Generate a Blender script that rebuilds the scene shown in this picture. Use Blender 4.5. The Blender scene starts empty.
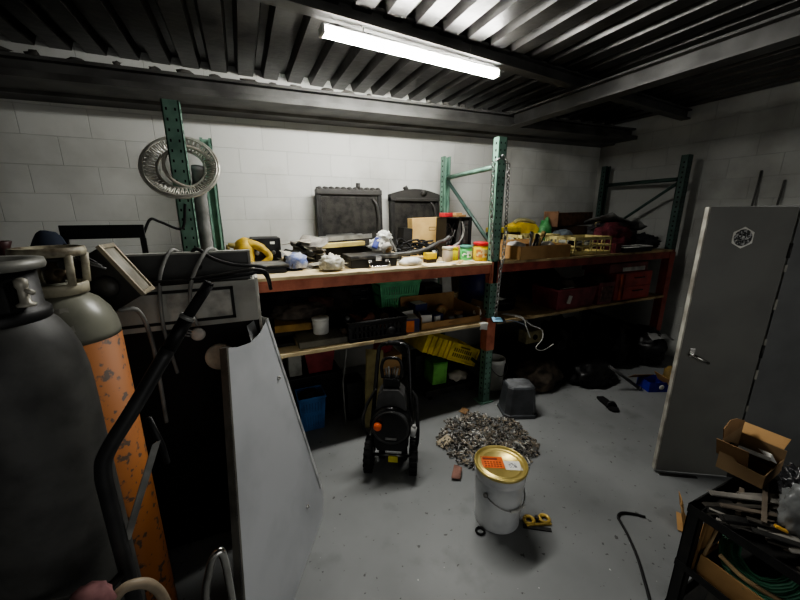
import bpy, bmesh, math, random
from mathutils import Vector, Matrix, Euler, noise
PI = math.pi
random.seed(7)
scn = bpy.context.scene
COL = scn.collection
V = Vector

# ---------------------------------------------------------------- materials
def lin(c):
    f = lambda v: v/12.92 if v <= .04045 else ((v+.055)/1.055)**2.4
    return (f(c[0]/255), f(c[1]/255), f(c[2]/255), 1)
_mats = {}
def mat(name, c, rough=.6, metal=0, c2=None, scale=9, lo=.42, hi=.66, bump=0, bscale=40, emit=0, alpha=1, trans=0, spec=.4):
    """noise-mottled principled material; c2 = colour of the grime patches"""
    if name in _mats: return _mats[name]
    m = bpy.data.materials.new(name); m.use_nodes = True
    nt = m.node_tree; b = nt.nodes['Principled BSDF']
    b.inputs['Roughness'].default_value = rough
    b.inputs['Metallic'].default_value = metal
    b.inputs['Specular IOR Level'].default_value = spec
    if c2 is None: c2 = [v*.72 for v in c]
    tc = nt.nodes.new('ShaderNodeTexCoord')
    n = nt.nodes.new('ShaderNodeTexNoise'); n.inputs['Scale'].default_value = scale; n.inputs['Detail'].default_value = 5
    nt.links.new(tc.outputs['Object'], n.inputs['Vector'])
    r = nt.nodes.new('ShaderNodeValToRGB')
    r.color_ramp.elements[0].position = lo; r.color_ramp.elements[1].position = hi
    r.color_ramp.elements[0].color = lin(c); r.color_ramp.elements[1].color = lin(c2)
    nt.links.new(n.outputs['Fac'], r.inputs['Fac']); nt.links.new(r.outputs['Color'], b.inputs['Base Color'])
    if bump:
        n2 = nt.nodes.new('ShaderNodeTexNoise'); n2.inputs['Scale'].default_value = bscale; n2.inputs['Detail'].default_value = 3
        nt.links.new(tc.outputs['Object'], n2.inputs['Vector'])
        bp = nt.nodes.new('ShaderNodeBump'); bp.inputs['Strength'].default_value = bump; bp.inputs['Distance'].default_value = .01
        nt.links.new(n2.outputs['Fac'], bp.inputs['Height']); nt.links.new(bp.outputs['Normal'], b.inputs['Normal'])
    if emit:
        b.inputs['Emission Color'].default_value = (1, .985, .93, 1); b.inputs['Emission Strength'].default_value = emit
    if alpha < 1: b.inputs['Alpha'].default_value = alpha
    if trans: b.inputs['Transmission Weight'].default_value = trans
    _mats[name] = m
    return m

def wall_mat(name, axis, c, c2, mort=.9):
    m = bpy.data.materials.new(name); m.use_nodes = True
    nt = m.node_tree; b = nt.nodes['Principled BSDF']; b.inputs['Roughness'].default_value = .62
    b.inputs['Specular IOR Level'].default_value = .3
    tc = nt.nodes.new('ShaderNodeTexCoord'); sp = nt.nodes.new('ShaderNodeSeparateXYZ'); cb = nt.nodes.new('ShaderNodeCombineXYZ')
    nt.links.new(tc.outputs['Object'], sp.inputs[0])
    nt.links.new(sp.outputs[axis], cb.inputs['X']); nt.links.new(sp.outputs['Z'], cb.inputs['Y'])
    mp = nt.nodes.new('ShaderNodeMapping'); mp.inputs['Location'].default_value = (.16, -.012, 0)
    nt.links.new(cb.outputs[0], mp.inputs[0])
    br = nt.nodes.new('ShaderNodeTexBrick'); br.inputs['Scale'].default_value = 1
    br.inputs['Brick Width'].default_value = .405; br.inputs['Row Height'].default_value = .2035
    br.inputs['Mortar Size'].default_value = .004; br.inputs['Mortar Smooth'].default_value = .9
    nt.links.new(mp.outputs[0], br.inputs['Vector'])
    br.inputs['Color1'].default_value = lin(c); br.inputs['Color2'].default_value = lin([v*.975 for v in c]); br.inputs['Mortar'].default_value = lin([v*mort for v in c])
    n = nt.nodes.new('ShaderNodeTexNoise'); n.inputs['Scale'].default_value = 1.6; n.inputs['Detail'].default_value = 8
    nt.links.new(tc.outputs['Object'], n.inputs['Vector'])
    r = nt.nodes.new('ShaderNodeValToRGB'); r.color_ramp.elements[0].position = .45; r.color_ramp.elements[1].position = .75
    r.color_ramp.elements[0].color = (1, 1, 1, 1); r.color_ramp.elements[1].color = lin(c2)
    nt.links.new(n.outputs['Fac'], r.inputs['Fac'])
    mx = nt.nodes.new('ShaderNodeMixRGB'); mx.blend_type = 'MULTIPLY'; mx.inputs['Fac'].default_value = 1
    nt.links.new(br.outputs['Color'], mx.inputs[1]); nt.links.new(r.outputs['Color'], mx.inputs[2])
    nt.links.new(mx.outputs[0], b.inputs['Base Color'])
    n3 = nt.nodes.new('ShaderNodeTexNoise'); n3.inputs['Scale'].default_value = 60; n3.inputs['Detail'].default_value = 4
    nt.links.new(tc.outputs['Object'], n3.inputs['Vector'])
    ma = nt.nodes.new('ShaderNodeMath'); ma.operation = 'MULTIPLY_ADD'; ma.inputs[1].default_value = -1.0; ma.inputs[2].default_value = 1
    nt.links.new(br.outputs['Fac'], ma.inputs[0])
    ma2 = nt.nodes.new('ShaderNodeMath'); ma2.operation = 'MULTIPLY_ADD'; ma2.inputs[1].default_value = .12
    nt.links.new(n3.outputs['Fac'], ma2.inputs[0]); nt.links.new(ma.outputs[0], ma2.inputs[2])
    bp = nt.nodes.new('ShaderNodeBump'); bp.inputs['Strength'].default_value = .55; bp.inputs['Distance'].default_value = .006
    nt.links.new(ma2.outputs[0], bp.inputs['Height']); nt.links.new(bp.outputs['Normal'], b.inputs['Normal'])
    return m

def floor_mat():
    m = bpy.data.materials.new('painted_concrete'); m.use_nodes = True
    nt = m.node_tree; b = nt.nodes['Principled BSDF']; b.inputs['Specular IOR Level'].default_value = .35
    tc = nt.nodes.new('ShaderNodeTexCoord')
    def ns(s, d, lo, hi, a, bb):
        n = nt.nodes.new('ShaderNodeTexNoise'); n.inputs['Scale'].default_value = s; n.inputs['Detail'].default_value = d
        nt.links.new(tc.outputs['Object'], n.inputs['Vector'])
        r = nt.nodes.new('ShaderNodeValToRGB'); r.color_ramp.elements[0].position = lo; r.color_ramp.elements[1].position = hi
        r.color_ramp.elements[0].color = a; r.color_ramp.elements[1].color = bb
        nt.links.new(n.outputs['Fac'], r.inputs['Fac']); return r
    base = ns(1.3, 7, .35, .7, lin((134, 136, 136)), lin((112, 114, 114)))
    st = ns(4, 8, .58, .76, (1, 1, 1, 1), (.72, .72, .72, 1))
    fl = ns(30, 4, .675, .70, (1, 1, 1, 1), (.4, .39, .38, 1))
    sc = ns(34, 2, .765, .78, (0, 0, 0, 1), (.55, .55, .53, 1))
    a = nt.nodes.new('ShaderNodeMixRGB'); a.blend_type = 'MULTIPLY'; a.inputs[0].default_value = 1
    nt.links.new(base.outputs[0], a.inputs[1]); nt.links.new(st.outputs[0], a.inputs[2])
    c = nt.nodes.new('ShaderNodeMixRGB'); c.blend_type = 'MULTIPLY'; c.inputs[0].default_value = 1
    nt.links.new(a.outputs[0], c.inputs[1]); nt.links.new(fl.outputs[0], c.inputs[2])
    d = nt.nodes.new('ShaderNodeMixRGB'); d.blend_type = 'LIGHTEN'; d.inputs[0].default_value = 1
    nt.links.new(c.outputs[0], d.inputs[1]); nt.links.new(sc.outputs[0], d.inputs[2])
    nt.links.new(d.outputs[0], b.inputs['Base Color'])
    ro = ns(3, 5, .3, .7, (.38, .38, .38, 1), (.6, .6, .6, 1)); nt.links.new(ro.outputs[0], b.inputs['Roughness'])
    return m

# ---------------------------------------------------------------- mesh builder
class MB:
    def __init__(s): s.bm = bmesh.new(); s.mi = 0; s.X = Matrix.Identity(4)
    def _add(s, vs, fs, smooth=False):
        bv = [s.bm.verts.new(s.X @ V(v)) for v in vs]
        for f in fs:
            try:
                bf = s.bm.faces.new([bv[i] for i in f]); bf.material_index = s.mi; bf.smooth = smooth
            except ValueError: pass
        return bv
    def box(s, a, b, bev=0, R=None):
        """axis box from corner a to corner b, optional rotation R about its centre, small chamfer"""
        a, b = V(a), V(b); c = (a+b)/2; h = (b-a)/2
        h = V((abs(h.x), abs(h.y), abs(h.z)))
        t = bmesh.new(); bmesh.ops.create_cube(t, size=2)
        for v in t.verts: v.co = V((v.co.x*h.x, v.co.y*h.y, v.co.z*h.z))
        if bev: bmesh.ops.bevel(t, geom=t.edges[:], offset=min(bev, .45*min(h)*2), segments=2, affect='EDGES', profile=.6)
        M = Matrix.Translation(c) @ (R.to_matrix().to_4x4() if R is not None else Matrix.Identity(4))
        s._merge(t, M); return s
    def _merge(s, t, M, smooth=False):
        t.verts.index_update()
        vs = [M @ v.co for v in t.verts]; fs = [[v.index for v in f.verts] for f in t.faces]
        t.free(); s._add(vs, fs, smooth)
    def tube(s, pts, r, seg=8, caps=True, closed=False):
        pts = [V(p) for p in pts]; n = len(pts)
        rr = r if isinstance(r, (list, tuple)) else [r]*n
        rings = []; up = None
        for i, p in enumerate(pts):
            if closed: d = pts[(i+1) % n]-pts[i-1]
            elif i == 0: d = pts[1]-p
            elif i == n-1: d = p-pts[i-1]
            else: d = (pts[i+1]-p).normalized()+(p-pts[i-1]).normalized()
            if d.length < 1e-9: d = V((0, 0, 1))
            d.normalize()
            if up is None: up = V((0, 0, 1)) if abs(d.z) < .9 else V((1, 0, 0))
            x = up.cross(d)
            if x.length < 1e-6: x = V((1, 0, 0)).cross(d)
            x.normalize(); y = d.cross(x); up = y
            rings.append([p + x*math.cos(2*PI*k/seg)*rr[i] + y*math.sin(2*PI*k/seg)*rr[i] for k in range(seg)])
        vs = [v for g in rings for v in g]; fs = []
        for i in range(n if closed else n-1):
            for k in range(seg):
                j = (i+1) % n
                fs.append([i*seg+k, i*seg+(k+1) % seg, j*seg+(k+1) % seg, j*seg+k])
        if caps and not closed:
            fs.append(list(range(seg))[::-1]); fs.append([(n-1)*seg+k for k in range(seg)])
        s._add(vs, fs, True); return s
    def lathe(s, prof, c=(0, 0, 0), seg=32, axis='z', smooth=True):
        """profile [(r, h)...] turned about axis through c"""
        vs = []; fs = []; c = V(c)
        for r, h in prof:
            for k in range(seg):
                a = 2*PI*k/seg; x, y = r*math.cos(a), r*math.sin(a)
                vs.append(c + (V((x, y, h)) if axis == 'z' else V((x, h, -y)) if axis == 'y' else V((h, x, y))))
        n = len(prof)
        for i in range(n-1):
            for k in range(seg): fs.append([i*seg+k, i*seg+(k+1) % seg, (i+1)*seg+(k+1) % seg, (i+1)*seg+k])
        if prof[0][0] > 1e-5: fs.append(list(range(seg))[::-1])
        if prof[-1][0] > 1e-5: fs.append([(n-1)*seg+k for k in range(seg)])
        s._add(vs, fs, smooth); return s
    def prism(s, poly, d0, d1, plane='xz'):
        """extrude polygon; plane xz extrudes along y, xy along z, yz along x"""
        P = {'xz': lambda u, w, d: (u, d, w), 'xy': lambda u, w, d: (u, w, d), 'yz': lambda u, w, d: (d, u, w)}[plane]
        n = len(poly); vs = [P(u, w, d0) for u, w in poly]+[P(u, w, d1) for u, w in poly]
        fs = [list(range(n)), list(range(2*n-1, n-1, -1))]+[[i, i+n, (i+1) % n+n, (i+1) % n] for i in range(n)]
        s._add(vs, fs); return s
    def blob(s, c, r, seed=0, amp=.25, fr=2., sub=3, flat=True, crease=0):
        t = bmesh.new(); bmesh.ops.create_icosphere(t, subdivisions=sub, radius=1)
        o = V((seed*3.1, seed*1.7, seed*.9)); r = V(r)
        for v in t.verts:
            d = v.co.normalized(); k = 1+amp*noise.noise(d*fr+o)
            if crease: k += crease*(abs(noise.noise(d*fr*2.6+o))-.3)
            p = d*k
            if flat and p.z < -.55: p.z = -.55-.05*(p.z+.55)
            v.co = V((p.x*r.x, p.y*r.y, p.z*r.z))
        s._merge(t, Matrix.Translation(V(c)), True); return s
    def sheet(s, M, w, h, nx=8, ny=6, amp=.01, seed=0, th=.0015, fr=6, cut=0):
        """thin crumpled sheet w x h in the local xy plane of M"""
        vs = []; fs = []
        for t in (0, 1):
            for j in range(ny+1):
                for i in range(nx+1):
                    x, y = (i/nx-.5)*w, (j/ny-.5)*h
                    e = 1
                    if cut: e = 1-cut*abs(noise.noise(V((x*9+seed, y*9, seed*2.))))
                    z = amp*noise.noise(V((x*fr+seed*4.1, y*fr, seed*.7)))+t*th
                    vs.append(M @ V((x*e, y*e, z)))
        N = (nx+1)*(ny+1)
        for j in range(ny):
            for i in range(nx):
                a = j*(nx+1)+i; q = [a, a+1, a+nx+2, a+nx+1]
                fs.append(q[::-1]); fs.append([v+N for v in q])
        for i in range(nx):
            fs.append([i, i+1, i+1+N, i+N]); a = ny*(nx+1)+i; fs.append([a+1, a, a+N, a+1+N])
        for j in range(ny):
            a = j*(nx+1); fs.append([a+nx+1, a, a+N, a+nx+1+N]); a += nx; fs.append([a, a+nx+1, a+nx+1+N, a+N])
        s._add(vs, fs, amp > .004); return s
    def build(s, name, mats, parent=None, loc=None, rotz=0, world=True):
        """link as one mesh. With a parent, coordinates are world ones unless world=False"""
        me = bpy.data.meshes.new(name)
        if parent is not None and world: T = W[parent.name].inverted()
        elif loc is not None: T = (Matrix.Translation(V(loc)) @ Matrix.Rotation(rotz, 4, 'Z')).inverted() if world else Matrix.Identity(4)
        else: T = Matrix.Identity(4)
        bmesh.ops.transform(s.bm, matrix=T, verts=s.bm.verts[:])
        bmesh.ops.recalc_face_normals(s.bm, faces=s.bm.faces[:])
        s.bm.to_mesh(me); s.bm.free()
        for mm in (mats if isinstance(mats, (list, tuple)) else [mats]): me.materials.append(mm)
        o = bpy.data.objects.new(name, me); COL.objects.link(o)
        if parent is not None: o.parent = parent; W[o.name] = W[parent.name].copy()
        elif loc is not None:
            o.location = loc; o.rotation_euler = (0, 0, rotz)
            W[o.name] = Matrix.Translation(V(loc)) @ Matrix.Rotation(rotz, 4, 'Z')
        else: W[o.name] = Matrix.Identity(4)
        return o
W = {}
def tag(o, label, cat, group=None, kind=None):
    if label: o['label'] = label
    if cat: o['category'] = cat
    if group: o['group'] = group
    if kind: o['kind'] = kind
    return o
def thing(name, label, cat, loc=(0, 0, 0), rotz=0, group=None):
    o = bpy.data.objects.new(name, None); COL.objects.link(o); o.empty_display_size = .05
    o.location = loc; o.rotation_euler = (0, 0, rotz)
    W[o.name] = Matrix.Translation(V(loc)) @ Matrix.Rotation(rotz, 4, 'Z')
    return tag(o, label, cat, group)
def struct(name, mb, m):
    o = mb.build(name, m); o['kind'] = 'structure'; return o
def one(name, mb, m, loc, label, cat, group=None, rotz=0, world=True, kind=None):
    return tag(mb.build(name, m, loc=loc, rotz=rotz, world=world), label, cat, group, kind)
def spline(pts, n=8):
    """Catmull-Rom through pts"""
    P = [V(p) for p in pts]; P = [P[0]*2-P[1]]+P+[P[-1]*2-P[-2]]; out = []
    for i in range(1, len(P)-2):
        a, b, c, d = P[i-1:i+3]
        for k in range(n):
            t = k/n
            out.append(.5*((2*b)+(c-a)*t+(2*a-5*b+4*c-d)*t*t+(3*b-a-3*c+d)*t**3))
    out.append(P[-2]); return out
def EU(x=0, y=0, z=0): return Euler((math.radians(x), math.radians(y), math.radians(z)))
def MT(loc, x=0, y=0, z=0): return Matrix.Translation(V(loc)) @ EU(x, y, z).to_matrix().to_4x4()

# palette
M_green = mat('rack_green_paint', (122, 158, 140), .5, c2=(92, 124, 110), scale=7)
M_greenshade = mat('rack_green_shaded', (58, 80, 73), .5, c2=(44, 60, 55), scale=7)  # same rack green, with the dimmer light put into the colour
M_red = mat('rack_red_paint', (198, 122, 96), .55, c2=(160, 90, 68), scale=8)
M_redshade = mat('rack_red_shaded', (150, 76, 64), .5, c2=(114, 54, 46), scale=8)  # the beam red darkened to paint in weaker light on the second bay
M_hole = mat('dark_slots', (14, 18, 17), .9)
M_ply = mat('pale_plywood', (226, 208, 168), .7, c2=(190, 168, 128), scale=6, bump=.1)
M_plyd = mat('worn_plywood', (188, 166, 124), .75, c2=(120, 100, 74), scale=5, bump=.15)
M_black = mat('black_plastic', (24, 24, 25), .5, c2=(15, 15, 16))
M_blackg = mat('black_gloss_plastic', (20, 20, 21), .25, c2=(28, 28, 28))
M_blackm = mat('black_dusty_metal', (44, 43, 41), .55, c2=(24, 24, 24), scale=14)
M_rubber = mat('black_rubber', (20, 20, 21), .8, bump=.2)
M_steel = mat('bare_steel', (150, 150, 148), .35, .85, c2=(108, 106, 102), scale=12)
M_chrome = mat('chrome', (205, 203, 198), .16, 1, c2=(160, 158, 152))
M_alum = mat('dull_aluminium', (165, 165, 162), .45, .5, c2=(120, 120, 118), scale=10)
M_white = mat('white_plastic', (222, 222, 216), .5, c2=(190, 190, 184))
M_whitep = mat('white_paper', (226, 224, 216), .8, c2=(200, 198, 190))
M_card = mat('brown_cardboard', (176, 140, 94), .8, c2=(148, 114, 74), scale=5, bump=.05)
M_cardd = mat('dark_cardboard', (138, 108, 76), .85, c2=(104, 80, 56), scale=5)
M_cardl = mat('tan_cardboard', (206, 176, 118), .8, c2=(182, 150, 96), scale=6)
M_yellow = mat('yellow_plastic', (226, 196, 44), .5, c2=(188, 156, 34), scale=10)
M_orange = mat('orange_plastic', (232, 104, 50), .45)
M_cable = mat('black_cable', (20, 20, 21), .55)
M_gcable = mat('grey_cable', (112, 112, 110), .6)

# ---------------------------------------------------------------- setting
WY, WX, DZ = 3.55, 4.64, 2.83
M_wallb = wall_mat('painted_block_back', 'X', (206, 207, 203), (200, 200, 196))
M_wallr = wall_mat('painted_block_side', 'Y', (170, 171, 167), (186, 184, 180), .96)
b = MB(); b.box((-2.6, WY, 0), (WX+.15, WY+.15, 3.2)); struct('wall_back', b, M_wallb)
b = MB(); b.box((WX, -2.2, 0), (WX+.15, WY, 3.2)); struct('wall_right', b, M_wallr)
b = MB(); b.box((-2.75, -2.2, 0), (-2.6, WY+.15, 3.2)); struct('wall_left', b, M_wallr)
b = MB(); b.box((-2.75, -2.2, -.1), (WX+.15, WY+.15, 0)); struct('floor', b, floor_mat())
M_deck = mat('dark_galvanised_deck', (58, 57, 55), .36, .4, c2=(38, 37, 36), scale=5, bump=.25, bscale=18)
M_beam = mat('dark_steel_beam', (84, 84, 82), .5, .2, c2=(58, 57, 56), scale=4, bump=.15, bscale=14)
# corrugated deck, ribs along Y
b = MB(); prof = []
x = -2.7
while x < WX+.1:
    prof += [(x, DZ), (x+.115, DZ), (x+.135, DZ+.06), (x+.18, DZ+.06), (x+.2, DZ)][:4]; x += .2
prof.append((x, DZ)); n = len(prof)
vs = [(u, -2.2, w) for u, w in prof]+[(u, WY+.1, w) for u, w in prof]+[(u, -2.2, w+.02) for u, w in prof]+[(u, WY+.1, w+.02) for u, w in prof]
fs = []
for i in range(n-1): fs += [[i, i+1, n+i+1, n+i], [2*n+i, 3*n+i, 3*n+i+1, 2*n+i+1]]
b._add(vs, fs); struct('ceiling', b, M_deck)
def ibeam(mb, p0, p1, h, w, tf=.014, tw=.012):
    """I-section from p0 to p1 (bottom centre line)"""
    p0, p1 = V(p0), V(p1); d = (p1-p0).normalized(); sd = d.cross(V((0, 0, 1))).normalized()
    for (u0, u1, z0, z1) in ((-w/2, w/2, 0, tf), (-tw/2, tw/2, tf, h-tf), (-w/2, w/2, h-tf, h)):
        c = [p0+sd*u0+V((0, 0, z0)), p0+sd*u1+V((0, 0, z0)), p0+sd*u1+V((0, 0, z1)), p0+sd*u0+V((0, 0, z1))]
        e = [q+(p1-p0) for q in c]
        mb._add(c+e, [[0, 1, 2, 3], [7, 6, 5, 4], [0, 4, 5, 1], [1, 5, 6, 2], [2, 6, 7, 3], [3, 7, 4, 0]])
b = MB(); b.prism([(3.06, 2.60), (3.06, 2.64), (3.14, 2.66), (3.14, 2.72), (3.55, 2.72), (3.55, 2.58), (3.36, 2.58), (3.34, 2.60)], -2.6, WX, 'yz')
b.box((-2.6, 3.09, 2.715), (WX, 3.3, 2.735)); [setattr(v, 'co', V((v.co.x, v.co.y, v.co.z-(WX-v.co.x)*.018))) for v in b.bm.verts]; struct('trim_1', b, M_beam)
b = MB(); ibeam(b, (-2.5, 1.97, 2.80), (WX, 2.545, 2.71), .1, .09); struct('trim_2', b, M_beam)
b = MB(); ibeam(b, (2.68, -2.2, 2.545), (2.68, 3.08, 2.565), .13, .12); struct('trim_3', b, M_beam)
# foam drips where the deck meets the back beam
b = MB()
for i in range(34):
    x = -2.2+i*.195+random.uniform(-.03, .03)
    b.blob((x, 3.12+random.uniform(-.03, .03), 2.745-(WX-x)*.018), (random.uniform(.02, .06), .02, random.uniform(.008, .02)), i, .6, 2, 2, False)
struct('trim_4', b, mat('grey_sealing_foam', (80, 78, 74), .8, bump=.4))

# ---------------------------------------------------------------- light
lt = thing('batten_light', 'long lit white LED batten light hung under the dark corrugated ceiling', 'ceiling light', (1.165, 2.262, 2.685), math.radians(4.4))
b = MB(); b.box((-.655, -.022, .02), (.655, .022, .034), .004); b.build('housing', mat('batten_housing', (190, 190, 188), .4), lt, world=False)
b = MB(); b.prism([(-.034, .004), (-.024, -.02), (.024, -.02), (.034, .004), (.034, .012), (.022, .02), (-.022, .02), (-.034, .012)], -.64, .64, 'yz')
b.build('diffuser', mat('lit_diffuser', (255, 252, 244), .5, emit=88), lt, world=False)
for s in (-1, 1):
    b = MB(); b.box((s*.64, -.036, -.022), (s*.66, .036, .022), .004); b.build('end_cap', M_white, lt, world=False)
    b = MB(); b.tube([(s*.4, 0, .034), (s*.4, 0, .16)], .004, 6); b.build('hanger', M_steel, lt, world=False)

# ---------------------------------------------------------------- pallet rack
FX = (-.275, 1.9, 4.385); RX = (.085, .11, .09)
rk = thing('pallet_rack', 'green and red steel pallet rack against the back wall', 'rack', (0, 2.29, 0))
def channel(mb, x, y, z0, z1, face=-1):
    """slotted C-section post: front web 80 mm wide at y, flanges running back; slots as dark insets"""
    w, d, t = .08, .07, .006; mb.mi = 0
    y2 = y+d
    mb.box((x-w/2, y, z0), (x+w/2, y+t, z1)) if face < 0 else mb.box((x-w/2, y2-t, z0), (x+w/2, y2, z1))
    for s in (-1, 1):
        mb.box((x+s*w/2-(t if s > 0 else 0), y, z0), (x+s*w/2+(0 if s > 0 else t), y2, z1))
        yr = y2 if face < 0 else y
        mb.box((x+s*w/2, yr, z0), (x+s*(w/2-.02), yr+(-t if face < 0 else t), z1))
    mb.mi = 1; z = z0+.08
    while z < z1-.04:
        for s in (-1, 1):
            for (yy) in ((y-.001, y+.001),):
                if face < 0: mb.box((x+s*.02-.004, yy[0], z-.007), (x+s*.02+.004, yy[1], z+.007))
            xx = x+s*w/2
            mb.box((xx-.001, y+.024, z-.009), (xx+.001, y+.04, z+.009))
        z += .0508
    mb.mi = 0
for i, fx in enumerate(FX):
    g = M_greenshade if i == 2 else M_green
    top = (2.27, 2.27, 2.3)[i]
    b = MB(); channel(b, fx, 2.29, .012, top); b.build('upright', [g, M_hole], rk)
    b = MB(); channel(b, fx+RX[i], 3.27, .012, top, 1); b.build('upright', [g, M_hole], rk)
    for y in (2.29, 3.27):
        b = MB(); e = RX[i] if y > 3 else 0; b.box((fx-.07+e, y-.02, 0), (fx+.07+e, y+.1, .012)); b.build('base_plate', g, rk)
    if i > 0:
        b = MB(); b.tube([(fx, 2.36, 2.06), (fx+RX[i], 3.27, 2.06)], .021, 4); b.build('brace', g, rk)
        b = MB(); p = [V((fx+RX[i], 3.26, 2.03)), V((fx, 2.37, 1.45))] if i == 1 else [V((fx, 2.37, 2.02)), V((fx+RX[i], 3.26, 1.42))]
        b.tube(p, .017, 8); b.build('brace', M_greenshade, rk)
    b = MB(); b.tube([(fx, 2.36, .32), (fx+RX[i], 3.27, .32)], .021, 4); b.build('brace', M_greenshade, rk)
bays = ((FX[0]+.042, FX[1]-.042), (FX[1]+.042, FX[2]-.042))
for k, (x0, x1) in enumerate(bays):
    for zt in (1.288, .763):
        for y in (2.288, 3.272):
            b = MB(); lo_ = zt < 1 and y < 3; yy = y+.11 if lo_ else y; hh = .05 if lo_ else .075
            b.box((x0, yy, zt-hh), (x1, yy+.045, zt), .004); b.box((x0, yy-.003, zt-.03), (x1, yy+.01, zt-.02))
            b.build('load_beam', M_blackm if lo_ else M_red if k == 0 else M_redshade, rk)
            for xx in (x0, x1):
                if y < 3 and zt > 1:
                    b = MB(); s = 1 if xx == x0 else -1
                    b.box((xx-s*.06, y-.006, zt-.16), (xx+s*.012, y+.0, zt+.02)); b.box((xx-s*.004, y-.006, zt-.16), (xx+s*.002, y+.06, zt+.02))
                    b.build('beam_connector', M_red if k == 0 else M_redshade, rk)
# red painted stretch of posts
for fx, z0, z1, m in ((FX[1], .52, .82, M_red), (FX[2], .35, 1.28, M_redshade)):
    b = MB(); b.box((fx-.044, 2.283, z0), (fx+.044, 2.2885, z1)); b.box((fx-.046, 2.283, z0), (fx-.0415, 2.365, z1)); b.build('post_sleeve', m, rk)
labs = {(0, 1): 'plywood shelf board under the radiators, its pale front edge over a red beam', (0, 0): 'plywood lower shelf board carrying the black milk crate',
        (1, 1): 'plywood shelf board carrying the cream crates and cloth heap', (1, 0): 'worn plywood lower shelf board with white wires hanging off it'}
for k, (x0, x1) in enumerate(bays):
    for lv, (z0, z1) in enumerate(((.764, .79), (1.289, 1.31))):
        b = MB()
        b.box((x0+.005, 2.262, z0), ((x0+x1)/2-.004, 3.36, z1), .002); b.box(((x0+x1)/2+.004, 2.27, z0), (x1-.005, 3.36, z1), .002)
        one('shelf_board', b, M_ply if k == 0 else M_plyd, (x0, 2.27, z0), labs[(k, lv)], 'shelf board')

# steel chain hung over the middle post
def chain(mb, pts, L=.034, r=.0035):
    d = 0
    path = []
    for a, c in zip(pts[:-1], pts[1:]):
        a, c = V(a), V(c); n = max(1, int((c-a).length/(L*.72)))
        for i in range(n): path.append((a.lerp(c, i/n), (c-a).normalized()))
    for i, (p, t) in enumerate(path):
        u = V((1, 0, 0)) if i % 2 else V((0, 1, 0))
        u = (u-t*u.dot(t)); u.normalize()
        ring = [p+t*math.cos(2*PI*k/10)*L/2+u*math.sin(2*PI*k/10)*L/3.2 for k in range(10)]
        mb.tube(ring, r, 5, closed=True)
b = MB(); chain(b, [(1.845, 2.275, 2.1), (1.80, 2.27, 2.06), (1.815, 2.268, 1.7), (1.846, 2.265, 1.33)], .042, .005)
chain(b, [(1.845, 2.275, 2.1), (1.9, 2.275, 2.12), (1.955, 2.275, 2.06), (1.962, 2.262, 1.6), (1.935, 2.24, 1.34), (1.912, 2.235, 1.25), (1.90, 2.24, .83)], .042, .005)
one('steel_chain', b, M_steel, (1.9, 2.27, 2.0), 'steel link chain hanging down the middle green post', 'chain')

# chrome wheel trim ring hung round the first post
tr = thing('wheel_trim_ring', 'chrome slotted wheel trim ring hung round the green post', 'wheel trim', (-.275, 2.32, 1.95))
M_trim = mat('dull_chrome', (206, 204, 194), .35, .45, c2=(164, 160, 150))
RM = MT((-.272, 2.325, 1.948), 62, -8, 0)
def torus(mb, R, r, M, z=0, seg=40, s2=8):
    mb.tube([M @ V((R*math.cos(2*PI*k/seg), R*math.sin(2*PI*k/seg), z)) for k in range(seg)], r, s2, closed=True)
b = MB(); torus(b, .188, .008, RM); torus(b, .178, .005, RM, .006)
torus(b, .118, .007, RM, -.02)
b.build('rim_band', M_trim, tr)
b = MB()
for k in range(44):
    a = 2*PI*k/44
    for da in (.05, -.05):
        b.tube([RM @ V((.122*math.cos(a), .122*math.sin(a), -.02)), RM @ V((.178*math.cos(a+da), .178*math.sin(a+da), .004))], .0045, 5)
b.build('slotted_web', M_trim, tr)
b = MB(); torus(b, .115, .009, MT((-.235, 2.33, 1.95), 70, 22, 0))
one('plastic_hoop', b, mat('pale_beige_plastic', (176, 170, 158), .5), (-.235, 2.33, 1.95), 'pale beige plastic hoop hanging inside the chrome trim ring', 'hoop')
b = MB(); pts = spline([(-.19, 2.36, 1.96), (-.205, 2.42, 1.75), (-.205, 2.43, 1.5), (-.2, 2.43, 1.31)], 10)
b.tube(pts, [.034+.003*(i % 2) for i in range(len(pts))], 12)
one('flexible_duct', b, mat('grey_ribbed_hose', (142, 142, 140), .6), (-.2, 2.43, 1.31), 'grey ribbed duct hose standing beside the slotted green post', 'hose')
b = MB(); b.tube(spline([(-.27, 2.28, 1.75), (-.3, 2.27, 1.62), (-.39, 2.24, 1.655), (-.43, 2.22, 1.67), (-.465, 2.2, 1.6)], 6), .007, 7)
one('bent_hook', b, M_cable, (-.27, 2.28, 1.75), 'black bent rod hook sticking out from the green post', 'hook')

# ================================================================ UPPER SHELF, bay one (top z = 1.31)
Z1 = 1.3115
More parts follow.
